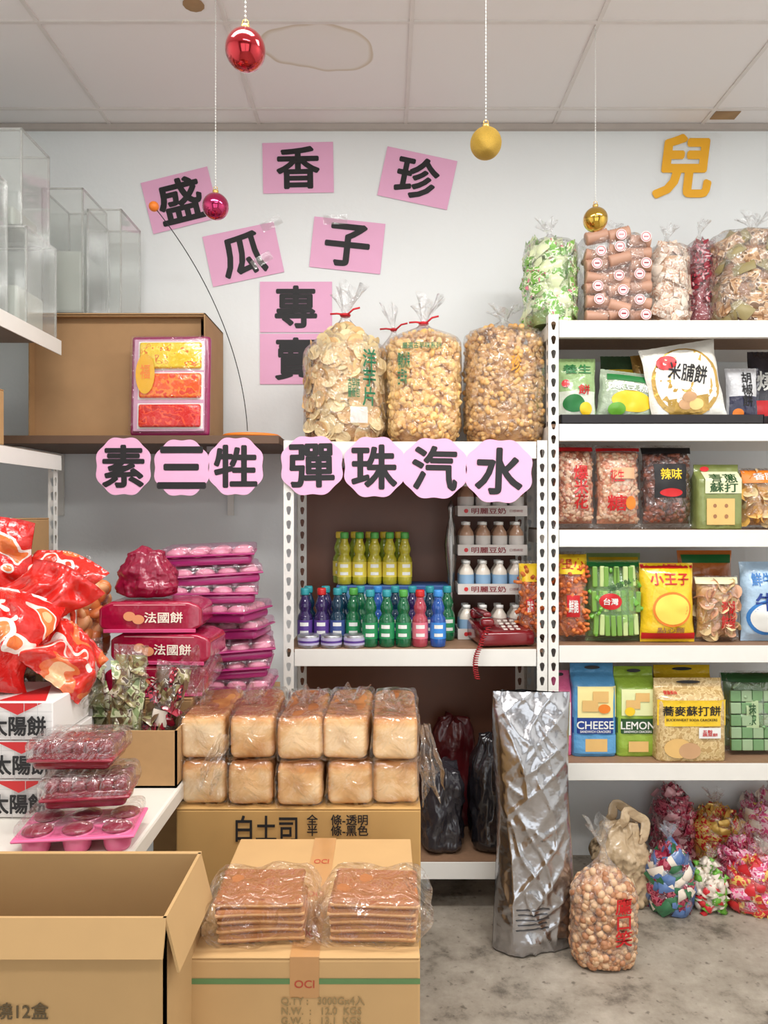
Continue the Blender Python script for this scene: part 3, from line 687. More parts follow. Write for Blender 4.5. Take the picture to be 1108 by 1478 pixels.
# ================================================================= SHELF 4
z4=.95
OC=mat('snack_orange',(215,120,56),.5)
cpack('snack_bag','orange crispy stick snacks bag with yellow top and red label',806,854,798,z4,2.63,.12,stick,130,[OC,mat('snack_rust',(190,90,44),.5)],OC,[('r',0,.86,.96,.22,YEL),('t','王小',0,.86,.7,.12,RED),('r',-.05,.4,.4,.24,RED),('t','鮮脆',-.05,.4,.3,.14,WHT)])
cpack('snack_bag','orange snack bag with yellow top leaning by the post',752,781,812,.938,2.68,.1,stick,90,[OC,mat('snack_rust',(190,90,44),.5)],OC,[('r',0,.86,.96,.22,YEL),('r',-.05,.45,.4,.2,RED),('t','脆片',-.05,.45,.3,.14,WHT)])
root=cpack('snack_bag','green clear bag filled with small green packets',850,933,811,z4,2.63,.12,lambda:box(.018,.012,.06,r=.003,seg=1),20,[G1],mat('green_film',(96,140,60),.4),[('e',-.12,.5,.2,.1,RED),('t','台灣',-.12,.5,.26,.08,WHT),('t','海苔風味',.12,.72,.6,.07,mat('deep_green',(40,80,40),.5),.35),('r',0,.95,.96,.06,GRN)],fm=film('green_clear',(.8,.97,.66),bs=26,bump=.9,milk=.1))
mb=MB();gg=[mat('packet_green',(116,160,66),.35,coat=.5),mat('packet_pale',(190,206,140),.35,coat=.5)]
for r_ in range(3):
    for k in range(8):mb.add(box(.018,.012,.075,(k-3.5)*.0212,-.052+.006*abs(k-3.5)*.6,.06+r_*.087,.004),gg[(k+r_)%2 if k%3 else 0],False,Matrix.Rotation(R.uniform(-.05,.05),4,'Y'))
part('snack_packet',mb,root,kind='stuff')
YF_=foil('pack_bright_yellow',(242,200,36))
ppack('snack_bag','bright yellow noodle snack bag with red lettering',930,1010,815,z4,2.62,.1,YF_,[('r',0,.96,.98,.05,RED),('t','小王子',0,.8,.7,.15,RED),('e',.02,.42,.36,.22,ORG),('e',.02,.42,.32,.19,mat('noodle_yellow',(250,215,90),.4)),('r',0,.08,.98,.08,RED),('t','點心麵',0,.16,.5,.07,BR1)])
cpack('snack_bag','clear bag of tan crisps with red vertical writing',1010,1076,834,z4,2.63,.11,p_chip,70,[mat('rose_chip',(222,170,136),.5),C1],C3b,[('t','澎湖\n餅舖',.14,.42,.34,.42,RED),('r',0,.93,.96,.1,mat('label_cream',(226,226,186),.5))])
ppack('snack_bag','blue and white milk snack bag',1078,1150,813,z4,2.64,.1,foil('pack_blue_white',(176,204,228)),[('t','鮮牛乳',-.05,.78,.6,.16,BLU),('e',-.05,.3,.4,.22,BLU),('e',-.05,.3,.34,.18,WHT),('t','牛',-.1,.5,.4,.22,mat('navy_print',(30,60,140),.4))])
ppack('snack_bag','orange and green snack bag leaning at back',985,1065,796,z4,2.8,.08,foil('pack_orange_green',(215,120,50)),[('r',0,.9,.9,.1,GRN)])
ppack('snack_bag','pale green snack bag standing at back of shelf',850,930,800,z4,2.85,.08,foil('pack_light_green',(150,180,110)),[('r',0,.9,.9,.1,YEL)])
# ================================================================= SHELF 5
z5=.535
gpack('cracker_bag','pink strawberry cracker bag with white label',798,826,972,z5,2.68,.1,foil('pack_rose',(232,110,155)),[('r',0,.45,.8,.4,WHT),('e',0,.3,.2,.1,RED)])
LB1=foil('pack_light_blue',(90,158,208));LG1=foil('pack_lime',(152,184,66));CT=mat('cracker_tan',(226,184,114),.5)
gpack('cracker_bag','blue and yellow cheese cracker bag reading CHEESE',827,890,961,z5,2.67,.1,LB1,[('r',.05,.60,.9,.34,mat('pack_pale_yellow',(244,230,160),.4)),('r',0,.34,1.0,.17,mat('navy_print',(30,60,140),.4)),('t','CHEESE',0,.35,.84,.085,WHT),('t','SANDWICH CRACKERS',0,.28,.7,.025,WHT),('r',0,.14,.96,.2,LB1),('r',.02,.13,.5,.14,CT),('r',.12,.66,.36,.12,CT),('r',-.12,.56,.36,.12,CT),('e',.2,.53,.14,.05,ORG)])
gpack('cracker_bag','green lemon cracker bag reading LEMON',891,948,966,z5,2.67,.1,LG1,[('r',.05,.62,.9,.3,mat('pack_pale_lime',(230,234,176),.4)),('r',0,.35,1.0,.17,mat('deep_green',(40,80,40),.5)),('t','LEMON',0,.36,.84,.085,WHT),('t','SANDWICH CRACKERS',0,.29,.7,.025,WHT),('r',.02,.12,.5,.12,CT),('r',.12,.68,.36,.1,CT),('r',-.12,.6,.36,.1,CT),('e',-.2,.52,.13,.05,YEL)])
OAT=patchy('oat_pack',[(0,(206,176,120)),(.45,(222,196,144)),(.55,(190,156,100))],60,.4,bump=.3)
gpack('cracker_bag','yellow buckwheat soda cracker bag with biscuit picture',950,1049,983,z5,2.615,.1,OAT,[('r',0,.60,1.0,.32,YF_),('t','蕎麥蘇打餅',-.02,.63,.84,.12,BLK),('t','BUCKWHEAT SODA CRACKERS',-.02,.52,.74,.03,BLK),('e',-.22,.17,.2,.12,CT),('e',-.05,.14,.16,.1,BR2),('r',.24,.36,.32,.13,WHT),('t','五穀\n蔬菜餅',.24,.36,.22,.08,RED),('t','健康美味',-.3,.84,.2,.04,RED)])
gpack('cracker_bag','yellow cracker bag standing behind another',948,1030,963,z5,2.76,.08,YF_,[('t','蘇打',0,.8,.5,.1,RED)])
JG=[mat('jelly_green',(110,150,100),.3,coat=.5),mat('jelly_pale',(150,176,136),.3,coat=.5)]
root=cpack('candy_pack','clear pack of green wrapped jelly boxes in rows',1050,1140,975,z5,2.68,.12,stick,20,JG,mat('jelly_core',(110,140,100),.4),[('r',0,.93,.96,.1,mat('deep_green',(40,80,40),.5)),('r',-.1,.5,.2,.34,mat('pale_sage',(176,196,150),.4)),('t','抹\n茶',-.1,.5,.12,.26,mat('deep_green',(40,80,40),.5))],cat='candy pack')
mb=MB()
for r_ in range(5):
    for k in range(5):mb.add(box(.038,.014,.040,(k-2)*.04,-.054,.035+r_*.044,.003),JG[(k+r_)%2],False)
part('jelly_box',mb,root,kind='stuff')
# ================================================================= BOTTOM CANDY
gc='candy bags on the floor beneath the rack'
cs=lambda:p_candy(.034,.016)
cq=lambda:p_sachet(.06,.042,.024)
WN=mat('candy_magenta',(215,70,126),.3,coat=.4);RP2=mat('candy_rose_pale',(232,170,176),.3,coat=.4)
X1=patchy('red_gold_wrapper',[(0,(214,50,46)),(.46,(238,196,100)),(.6,(226,90,60)),(.68,(246,226,180))],55,.25,seed=11,bump=.4)
X2=patchy('pink_wrapper',[(0,(226,90,140)),(.46,(244,190,206)),(.6,(196,60,110)),(.68,(240,220,120))],55,.25,seed=12,bump=.4)
X3=patchy('plum_wrapper',[(0,(150,30,60)),(.46,(196,90,110)),(.58,(110,30,50)),(.68,(230,190,190))],55,.25,seed=13,bump=.4)
sk('candy_bag','clear bag of dark red and plum wrapped candies',942,998,1126,0,2.87,.15,cq,170,[X3,X3,RP2],DR,seed=11,group=gc,sn=3,topf=.7)
sk('candy_bag','clear bag of gold and red wrapped candies',996,1070,1160,0,2.85,.17,cq,230,[X1,Y1,X1],Y1,seed=12,group=gc,sn=3,topf=.7)
sk('candy_bag','clear bag of pink and cream candies',1068,1155,1134,0,2.83,.19,cq,270,[X2,X2,W1],P1,seed=13,group=gc,sn=3,topf=.7)
sk('candy_bag','clear bag of plum and pink candies slumped in heap',1036,1100,1205,0,2.74,.09,cq,110,[X3,X2,RP2],PL,seed=18,group=gc,topf=.6)
sk('candy_bag','small clear bag of green and red candies',998,1044,1246,0,2.6,.12,cs,90,[W1,R1,G1,W1],W1,seed=14,group=gc,topf=.6)
sk('candy_bag','bright red and pink candy bag on floor',1046,1150,1236,0,2.58,.14,cq,150,[X1,X2,R1],R1,seed=15,group=gc,topf=.6)
sk('candy_bag','clear bag of blue and plum wrapped candies on floor',934,998,1213,0,2.58,.13,cq,150,[B1,X3,W1,B1,mat('candy_deep_green',(60,120,80),.3,coat=.4)],B1,seed=16,topf=.6,filmm=film('bluish_film',(.85,.92,1),bs=26,bump=.9,milk=.12))
def crumple(name,label,cat,x0,x1,top,zb,d,dp,m,seed,amp=.12,topf=.6,nk=.35,extra=None,n=2.4,S=72,K=56,group=None,rot=(0,0,0),fine=1):
    w,h=S_(x0,x1,top,zb,d+dp/2);v=[];f=[]
    for i in range(K+1):
        t=i/K
        g=1-.25*(1-min(1,t/.12))**2
        if t>topf:u=(t-topf)/(1-topf);g*=1-(1-nk)*u*u*(3-2*u)
        for k in range(S):
            a=2*pi*k/S;c,s=math.cos(a),math.sin(a);r=g/((abs(c)**n+abs(s)**n)**(1/n))
            q=noise.noise(Vector((c*1.8,s*1.8,t*3+seed*7)))+.35*fine*noise.noise(Vector((c*6,s*6,t*6+seed)))
            rg=abs(noise.noise(Vector((c*5,s*5,t*4+seed*2))))+.4*fine*abs(noise.noise(Vector((c*11,s*11,t*9+seed*3))))
            r*=1+amp*q-amp*.8*rg
            zz=h*t*(1+.12*noise.noise(Vector((c*3,s*3,seed*5)))*t)
            v.append((w/2*r*c,dp/2*r*s,zz))
    for i in range(K):
        for k in range(S):k2=(k+1)%S;f.append((i*S+k,i*S+k2,(i+1)*S+k2,(i+1)*S+k))
    f.append(tuple(reversed(range(S))))
    b0=K*S;ctr=len(v);base=v[b0:b0+S];zc=sum(p[2] for p in base)/S
    for kk in (.66,.33):
        for k in range(S):
            p=base[k];v.append((p[0]*kk,p[1]*kk,zc+(p[2]-zc)*kk+.02*(1-kk)*(1+noise.noise(Vector((p[0]*30*kk,p[1]*30,seed))))))
    v.append((0,0,zc+.018))
    for k in range(S):
        k2=(k+1)%S;f.append((b0+k,b0+k2,ctr+k2,ctr+k));f.append((ctr+k,ctr+k2,ctr+S+k2,ctr+S+k));f.append((ctr+S+k,ctr+S+k2,ctr+2*S))
    mb=MB();mb.add((v,f),m)
    if extra:extra(mb,w,h,dp)
    return thing(name,label,cat,(X((x0+x1)/2,d+dp/2),d+dp/2,zb+.001),rot,mb,group),w,h
TANP=mat('tan_plastic',(214,186,148),.22,var=.06,bump=1.0,bs=16,coat=.8,trans=.15)
def handles(mb,w,h,dp):
    for yy,ph,cxx in ((-.03,.25,.15),(.03,-.15,.05)):
        pts=[(w*cxx+.05*math.cos(a)+.012*math.sin(3*a+ph),yy+.012*math.sin(2*a+ph),h*.93+.075*max(-.2,math.sin(a))+.006*math.sin(5*a)) for a in np.linspace(-.5,pi+.5,26)]
        mb.add(tube(pts,.018,10,.16),TANP)
crumple('plastic_carrier_bag','crumpled tan plastic carrier bag with two loop handles','plastic bag',850,936,1190,0,2.62,.16,TANP,3,.38,.62,.6,extra=handles,n=3,fine=1.6)
w,h=S_(820,918,1228,0,2.33)
sack('snack_sack','clear sack of tan round peanut candies with red writing','snack sack',(X(871,2.33),2.335,.002),w,.14,h,.09,lambda:p_ball(.0125,seg=7,rg=5),1150,[mat('nut_candy',(206,156,116),.5,var=.2),mat('nut_candy_b',(220,182,144),.5),mat('nut_candy_c',(178,124,88),.5)],mat('nut_candy_c',(178,124,88),.5),tie=None,stext=[('t','鷹\n口\n笑',.2,.46,.26,.42,RED)],seed=17,top=.60,fill=.82)
# silver foil bag
SIL=mat('silver_foil',(190,190,194),.24,1,var=.05,bump=.45,bs=13)
d=2.34;w=(834-720)*d/F;h=Z(1011,d);
mb=MB();nu,nv=60,120
def ridge(x,z,s):
    n=noise.noise(Vector((x,z,s)));return (1-abs(n)*2)**3
def mpf(x,z,off,side):
    u=2*x/w;v=z/h
    D=.068*(1-abs(u)**3)**.6*(1-max(0,(v-.75)/.25)**2*.85)*(.75+.25*min(1,v/.05))+.003
    q=.012*ridge(x*10,z*2.0,side*3+1.3)+.008*ridge(x*16+z*9,z*6,side)+.007*ridge(x*12-z*12,z*5,side+4)+.02*noise.noise(Vector((x*7,z*4,side*2+9)))
    D+=(q-.012)*(1-abs(u)**4)
    e=1+.04*math.sin(v*7+1)-.30*max(0,v-.78)*(1 if u<0 else .1)
    return (x*e+.008*math.sin(v*5)+.008*v,side*(max(D,.002)+off)+.008*math.sin(v*9+u*2),z)
pillow_mesh(mb,w,h,.1,SIL,1,nu,nv,mp=mpf)
FP=mat('faint_foil_print',(110,110,114),.3,.7)
for k in range(5):decals(mb,w,h,lambda x,z,off=0:mpf(x,z,off+.0005,-1),[('r',-.05,.10+k*.018,.42-.05*(k%2),.004,FP)])
thing('foil_bag','tall crumpled silver foil bag standing on concrete floor','foil bag',(X(774,d),d+.08,.004),(-.03,0,0),mb)
BP=mat('black_plastic',(30,28,32),.2,var=.1,bump=.8,bs=14,coat=.7)
GP=mat('grey_plastic',(50,47,52),.2,bump=.8,bs=14,coat=.6)
crumple('plastic_bag','dark translucent bag of rounded goods on lower shelf','plastic bag',602,670,1106,.187,2.64,.22,GP,5,.2,.8,.75,n=3,fine=.6)
crumple('plastic_bag','glossy black plastic bag bulging beside foil bag','plastic bag',676,748,1066,.187,2.64,.22,BP,6,.2,.75,.6,n=2.8,fine=.6)
crumple('plastic_bag','dark red plastic bag at the back of lower shelf','plastic bag',622,688,1040,.187,2.88,.11,mat('dull_red_plastic',(84,20,24),.3,bump=.6,bs=14,coat=.4),8,.25,.85,.7,n=3,fine=.3)
# ================================================================= SODA SHELF
zs=.938
def glassm(n,c):return mat(n,c,.06,var=.05,coat=.8,trans=.35)
pr=[(.0,0),(.024,0),(.0275,.004),(.0285,.02),(.0285,.092),(.026,.104),(.0195,.113),(.0185,.120),(.023,.130),(.0235,.142),(.018,.158),(.0135,.17),(.0135,.182)]
def band(mb,r,z0,z1,seg,m):
    v=[];f=[]
    for z in (z0,z1):
        for k in range(seg):a=2*pi*k/seg;v.append((r*math.cos(a),r*math.sin(a),z))
    for k in range(seg):k2=(k+1)%seg;f.append((k,k2,seg+k2,seg+k))
    mb.add((v,f),m)
def bottle(gm,lm,cm_,lab,loc,grp):
    root=thing('soda_bottle',lab,'bottle',loc,group=grp)
    mb=MB();mb.add(lathe(pr,18),gm);part('bottle_glass',mb,root)
    mb=MB();band(mb,.0290,.03,.088,18,lm)
    v=[];f=[]
    for z in (.038,.08):
        for k in range(6):a=-pi/2-.55+k*.22;v.append((.0294*math.cos(a),.0294*math.sin(a),z))
    for k in range(5):f.append((k,k+1,7+k,6+k))
    mb.add((v,f),WHT);v=[(a*1.012,b*1.012,.05+(z-.038)*.4) for a,b,z in v];mb.add((v,f),lm)
    part('label_band',mb,root)
    mb=MB();mb.add(lathe([(.0155,.178),(.0165,.181),(.0165,.198),(.0145,.203),(0,.203)],18),cm_);part('cap',mb,root)
    return root
mb=MB();xw0,xw1=X(484,2.8),X(650,2.8);mb.add(box(xw1-xw0,.17,.2,0,0,.1,.004),mat('blue_carton',(50,90,150),.5),False)
decals(mb,xw1-xw0,.2,lambda x,z,o=0:(x,-.085-o+.001,z),[('r',0,.75,.98,.3,mat('light_blue_carton',(110,160,205),.5)),('r',0,.25,.98,.25,WHT),('t','彈珠汽水',0,.75,.6,.18,WHT)])
thing('soda_carton','blue printed carton of soda supporting yellow bottles','carton',((xw0+xw1)/2,2.92,zs),mb=mb)
gy=glassm('yellow_glass',(214,202,56));ly=mat('yellow_label',(226,206,80),.4);cg=mat('green_cap',(80,160,70),.35);cy=mat('yellow_cap',(226,196,60),.35)
b0=bottle(gy,ly,cg,'yellow glass marble soda bottle with green cap',(X(497,2.87),2.87,zs+.201),'yellow soda bottles')
for i in range(1,5):dup(b0,(X(497,2.87)+i*.0585,2.87,zs+.201),(0,0,.1*(i-2)))
gy2=glassm('lime_glass',(170,190,60));b1=bottle(gy2,ly,cy,'lime glass marble soda bottle with yellow cap',(X(494,2.93)-.01,2.932,zs+.201),'yellow soda bottles')
for i in range(1,5):dup(b1,(X(494,2.93)-.01+i*.0585,2.932,zs+.201),(0,0,.1*i))
gr=glassm('green_glass',(30,120,76));lg=mat('green_label',(40,140,86),.4);ct_=mat('teal_cap',(50,150,160),.35);cr_=mat('red_cap',(200,40,40),.35);cb=mat('blue_cap',(60,140,215),.35)
gt=glassm('teal_glass',(24,64,90));gp=glassm('purple_glass',(60,40,100));gpk=glassm('pink_glass',(205,80,96));gb=glassm('blue_glass',(40,100,190))
lt=mat('teal_label',(60,80,140),.4);lp=mat('purple_label',(90,60,140),.4);lpk=mat('pink_label',(225,120,136),.4);lb=mat('blue_label',(60,140,220),.4)
spec=[(440,gp,lp,ct_,'dark purple'),(464,gp,lp,cr_,'dark purple'),(487,gt,lt,ct_,'dark teal'),(510,gr,lg,cg,'green'),(534,gr,lg,ct_,'green'),(558,gr,lg,ct_,'green'),(582,gr,lg,cg,'green'),(606,gpk,lpk,cr_,'pink'),(632,gb,lb,cb,'blue')]
protos={}
for px,a,b_,c,nm in spec:
    dd=2.715 if px<520 else 2.655
    loc=(X(px,dd),dd,zs)
    k=(nm,c.name)
    if k in protos:dup(protos[k],loc,(0,0,.2*math.sin(px)))
    else:protos[k]=bottle(a,b_,c,nm+' glass marble soda bottle on shelf',loc,'marble soda bottles on the shelf')
for i,px in enumerate((445,470,495,520,545,570,595,620,645)):
    k=[('dark teal','teal_cap'),('dark purple','teal_cap'),('dark teal','teal_cap'),('green','teal_cap'),('blue','blue_cap')][i%5];dup(protos[k],(X(px,2.79),2.79,zs),(0,0,.2*math.sin(i)))
def tin(px):
    root=thing('snack_tin','small round tin with lilac label on shelf edge','tin',(X(px,2.635),2.645,zs),group='small round tins')
    mb=MB();mb.add(lathe([(0,0),(.036,0),(.038,.003),(.038,.042),(.036,.045),(0,.045)],26),mat('tin_metal',(190,190,195),.3,.8));part('tin_body',mb,root)
    mb=MB();band(mb,.0385,.01,.036,26,mat('lilac_label',(190,184,214),.4));band(mb,.0387,.018,.026,26,mat('purple_label',(90,60,140),.4));part('label_band',mb,root)
    return root
t0=tin(445);dup(t0,(X(478,2.635),2.645,zs),(0,0,1));dup(t0,(X(511,2.635),2.645,zs),(0,0,2))
mb=MB();mb.add(lathe([(0,0),(.03,0),(.03,.01),(.012,.03),(.01,.16),(.014,.24),(.022,.3),(.026,.36),(.018,.42),(.008,.46),(.01,.48),(.014,.5),(.006,.52),(0,.53)],20),mat('tarnished_metal',(150,146,142),.25,.9))
thing('metal_ornament','tall slender tarnished metal ornament behind soda bottles','ornament',(X(655,2.85)-.012,2.85,zs),mb=mb)
bm_=mat('soymilk_bottle',(226,216,202),.3,coat=.5);bmb=mat('soymilk_label',(140,175,206),.4);bmr=mat('malt_bottle',(176,138,112),.3,coat=.5)
prs=[(0,0),(.026,0),(.0285,.004),(.0285,.07),(.026,.084),(.016,.1),(.013,.105),(.013,.112)]
def soy(bm2,lm,lab,loc):
    root=thing('milk_bottle',lab,'bottle',loc,group='small milk drink bottles in stacked trays')
    mb=MB();mb.add(lathe(prs,14),bm2);part('bottle_body',mb,root)
    mb=MB();band(mb,.029,.03,.07,14,lm);part('label_band',mb,root)
    mb=MB();mb.add(lathe([(.0145,.11),(.0145,.122),(0,.124)],14),WHT);part('cap',mb,root)
    return root
dS=2.8;xs0=X(664,dS)
sA=None;trays=[.938,1.108,1.256,1.404]
TRM=mat('tray_card',(206,200,194),.5)
for ti,zz in enumerate(trays):
    root=thing('bottle_tray','cardboard tray with printed strip around milk bottles','tray',(xs0+.122,dS+.06,zz),group='stacked bottle trays')
    mb=MB();mb.add(box(.262,.125,.003,0,0,.0015),TRM,False)
    hh=.04
    for s in (-1,1):mb.add(box(.262,.002,hh,0,s*.0625,hh/2),TRM,False);mb.add(box(.002,.125,hh,s*.13,0,hh/2),TRM,False)
    MRN=mat('maroon_print',(130,30,40),.5)
    fl=lambda x,z,o=0:(x,-.0635-o,z)
    add_text(mb,'明麗豆奶',-.015,hh/2,.13,.022,fl,MRN,.001);add_text(mb,'口感綿密',.09,hh/2,.05,.010,fl,MRN,.001,bold=0)
    mb.add(lathe([(0,0),(.008,0),(.008,.0008),(0,.0008)],14),RED,False,Matrix.Translation((-.1,-.064,hh/2))@Matrix.Rotation(pi/2,4,'X'))
    part('tray_body',mb,root)
    for r_ in range(2):
        for k in range(4):
            loc=(xs0+.027+k*.0635,dS+.0305+r_*.06,zz+.004)
            if ti<2:
                if sA is None:sA=soy(bm_,bmb,'small cream milk bottle with blue label',loc)
                else:dup(sA,loc)
            else:
                if ti==2 and r_==0 and k==0:sB=soy(bmr,TRM,'small brown malt milk bottle with pale label',loc)
                else:dup(sB,loc)
root=thing('telephone','dark red push-button desk telephone with coiled cord','telephone',(X(724,2.68),2.725,zs+.002),(0,0,.15))
RT=mat('telephone_red',(120,18,28),.22,coat=.6);RT2=mat('telephone_key',(225,215,205),.4)
mb=MB();v,f=box(.2,.2,.05,0,0,.028,.012,3);v=[(a,b2,c*(1+.5*(b2+.1)/.2)) for a,b2,c in v];mb.add((v,f),RT);part('base',mb,root)
for r_ in range(4):
    for c_ in range(3):
        mb=MB();mb.add(box(.015,.012,.006,r=.002),RT2,False);part('key',mb,root,loc=(.0+c_*.024,-.065+r_*.026,.057+r_*.0065),rot=(.18,0,0))
mb=MB();mb.add(box(.05,.035,.03,-.07,-.07,.085,.012,3),RT);mb.add(box(.05,.04,.035,-.07,.07,.098,.012,3),RT)
v,f=box(.032,.16,.018,-.07,0,.112,.008,3);mb.add((v,f),RT);part('handset',mb,root)
mb=MB();pts=[]
for t in np.linspace(0,1,260):
    cx=-.07+(-.03)*math.sin(t*pi)-.055*t;cy=-.09-.05*min(1,t*3);cz=.07-.17*t
    a=t*2*pi*22;pts.append((cx+.008*math.cos(a),cy+.008*math.sin(a),cz))
mb.add(tube(pts,.002,5),mat('cord_red',(160,20,30),.35));part('coiled_cord',mb,root)
# ================================================================= TABLE
root=thing('folding_table','white plastic folding table with rounded corners','table',(-.98,0,0))
PW=mat('white_plastic',(220,214,204),.5,var=.05)
def rrect(x0,x1,y0,y1,r,z0,z1):
    pts=[]
    for cx,cy,a0 in ((x1-r,y1-r,0),(x0+r,y1-r,90),(x0+r,y0+r,180),(x1-r,y0+r,270)):
        for k in range(9):
            a=math.radians(a0+k*90/8);pts.append((cx+r*math.cos(a),cy+r*math.sin(a)))
    n=len(pts);rings=[(0,z0),(0,z1-.008),(-.003,z1-.003),(-.01,z1)];v=[];cx=(x0+x1)/2;cy=(y0+y1)/2
    for o,z in rings:
        for x,y in pts:
            dx,dy=x-cx,y-cy;l=math.hypot(dx,dy);v.append((x+dx/l*o,y+dy/l*o,z))
    f=[tuple(reversed(range(n))),tuple(3*n+k for k in range(n))]
    for i in range(3):
        for k in range(n):k2=(k+1)%n;f.append((i*n+k,i*n+k2,(i+1)*n+k2,(i+1)*n+k))
    return v,f
mb=MB();mb.add(rrect(-.13,.475,1.43,2.2,.07,.70,.74),PW,False);part('table_top',mb,root)
for x_ in (-.08,.40):
    for y_ in (1.5,2.12):
        mb=MB();mb.add(tube([(x_,y_,0),(x_,y_,.70)],.013,12),mat('grey_tube',(120,118,116),.4,.6));part('leg',mb,root)
ZTB=.741
WB=mat('white_box',(230,226,222),.45,var=.03);GL=mat('grey_line',(200,198,196),.5);RT3=mat('triangle_red',(200,40,42),.45)
w=.30;dp=.2;hb=.086
def wbox(loc,lab):
    mb=MB();mb.add(box(w,dp,hb-.002,0,0,hb/2,.002,1),WB,False)
    fl=lambda x,z,o=0:(x,-dp/2-o+.001,z)
    dc=[('r',0,k/4,1,.01,GL) for k in range(1,4)]+[('r',-.5+k/10,.5,.004,.98,GL) for k in range(1,10)]
    decals(mb,w,hb,fl,dc)
    add_text(mb,'太陽餅',.075,hb*.40,.125,.042,fl,BLK,.009,bold=.03)
    v=[fl(.02,hb*.985,.008),fl(.13,hb*.985,.008),fl(.075,hb*.68,.008)];mb.add((v,[(0,2,1)]),RT3,False)
    v=[(.02,-dp/2+.01,hb-.0006),(.13,-dp/2+.01,hb-.0006),(.075,dp*.3,hb-.0006)];mb.add((v,[(0,1,2)]),RT3,False)
    return thing('pastry_box',lab,'pastry box',loc,(0,0,0),mb,'white pastry boxes stacked on the table')
for i in range(3):wbox((X(78,1.64)-w/2+(.0,.006,-.003)[i],1.74,ZTB+i*hb),'white pastry carton with black characters and red triangle')
def tray(w,d,m,nx,ny):
    mb=MB();mb.add(box(w,d,.006,0,0,.034,.003),m,False)
    for i in range(nx):
        for j in range(ny):
            cx=(i-(nx-1)/2)*w/nx;cy=(j-(ny-1)/2)*d/ny;r=min(w/nx,d/ny)*.42
            mb.add(lathe([(0,0),(r*.75,0),(r*.85,.006),(r,.033),(r*1.05,.038)],18,cx,cy),m)
    return mb
PINK=mat('pink_plastic',(236,112,158),.35,coat=.3)
LIDF=film('tray_lid_film',lo=.04,hi=.45,bs=24,bump=.8)
root=thing('pastry_tray','pink plastic cup tray holding wrapped pastries','pastry tray',(X(118,1.52),1.525,ZTB),(0,0,.12))
part('tray',tray(.235,.145,PINK,3,2),root)
RP=mat('dark_red_pack',(118,10,30),.2,coat=.9,bump=.3,bs=24);RPb=mat('dark_red_lid',(150,16,44),.2,coat=.9,bump=.3,bs=24)
for i in range(3):
    for j in range(2):
        mb=MB();mb.add(sphere(.030,16,10,0,1,1,.3),mat('rose_cup',(130,34,56),.35,coat=.5),True);part('pastry',mb,root,loc=((i-1)*.077,(j-.5)*.072,.042))
mb=MB();mb.add(box(.23,.14,.03,0,0,.052,.012,3),LIDF);part('clear_lid',mb,root)
def redpack(x,y,z,rz,w=.175,d=.125,h=.066):
    root=thing('pastry_pack','glossy dark red ridged pastry pack in clear wrap','pastry pack',(x,y,z),(0,0,rz),group='red pastry packs near table corner')
    mb=MB();mb.add(box(w*1.02,d*1.02,h*.10,0,0,h*.34,.003,2),RPb);mb.add(rcube(w*.94,d*.94,h*.55,.012,10,lambda q:Vector((q.x*(1+q.z*1.2),q.y*(1+q.z*1.2),q.z+h*.28))),RP);part('tray',mb,root)
    mb=MB()
    for k in range(6):mb.add(rcube(w/6.3,d*.88,h*.5,.009,6,lambda q:q+Vector(((k-2.5)*w/6.4,0,h*.58))),RP)
    part('pastry_slices',mb,root)
    mb=MB();mb.add(rcube(w*1.06,d*1.04,h*.72,.014,18,lambda q:Vector((q.x,q.y,q.z+h*.64))+.008*noise.noise(q*36)*q.normalized()),FILMC);part('plastic_film',mb,root)
redpack(X(140,1.6),1.57,ZTB+.070,.15);redpack(X(122,1.62),1.60,ZTB+.138,.02)
ocarton('open_cardboard_box','small open cardboard box on table holding snack bags',-.86,-.51,1.82,1.99,ZTB,ZTB+.14,[],dec=[])
gB='crinkled snack bags standing in small box'
df=mat('dark_fruit',(104,76,58),.4);of=mat('olive_fruit',(140,136,84),.4)
ps=lambda:p_sachet(.05,.04,.014)
BX=patchy('brown_olive_wrapper',[(0,(110,84,60)),(.45,(150,140,96)),(.56,(206,194,170)),(.62,(90,66,50))],45,.3,seed=21,bump=.4)
BX2=patchy('sage_wrapper',[(0,(130,146,96)),(.45,(196,200,160)),(.56,(110,90,70)),(.62,(226,220,200))],45,.3,seed=22,bump=.4)
cpack('snack_bag','clear crinkled bag of brown dried packets in box',46,112,948,ZTB+.008,1.85,.05,ps,40,[BX],df,[('r',0,.45,.5,.2,W1),('e',.1,.45,.12,.06,RED)],tilt=-.3,group=gB)
cpack('snack_bag','clear crinkled bag of green dried packets in box',104,158,926,ZTB+.008,1.92,.05,ps,40,[BX2],of,[('r',0,.4,.4,.15,WHT)],tilt=-.1,group=gB)
cpack('snack_bag','clear crinkled bag of olive packets in box',148,198,935,ZTB+.008,1.87,.05,ps,40,[BX2,BX],of,[('e',0,.45,.3,.14,BX)],tilt=.05,group=gB)
cpack('snack_bag','clear crinkled bag of dark red packets with pale label in box',190,238,958,ZTB+.008,1.90,.05,ps,40,[DPR,BX],df,[('r',0,.5,.5,.15,W1)],tilt=.2,group=gB)
carton('cardboard_box','plain cardboard box on table under crimson packs',-.87,-.52,2.0,2.19,ZTB,.915,tape=False)
CP=mat('crimson_pack',(158,10,54),.2,coat=.9,bump=.5,bs=14)
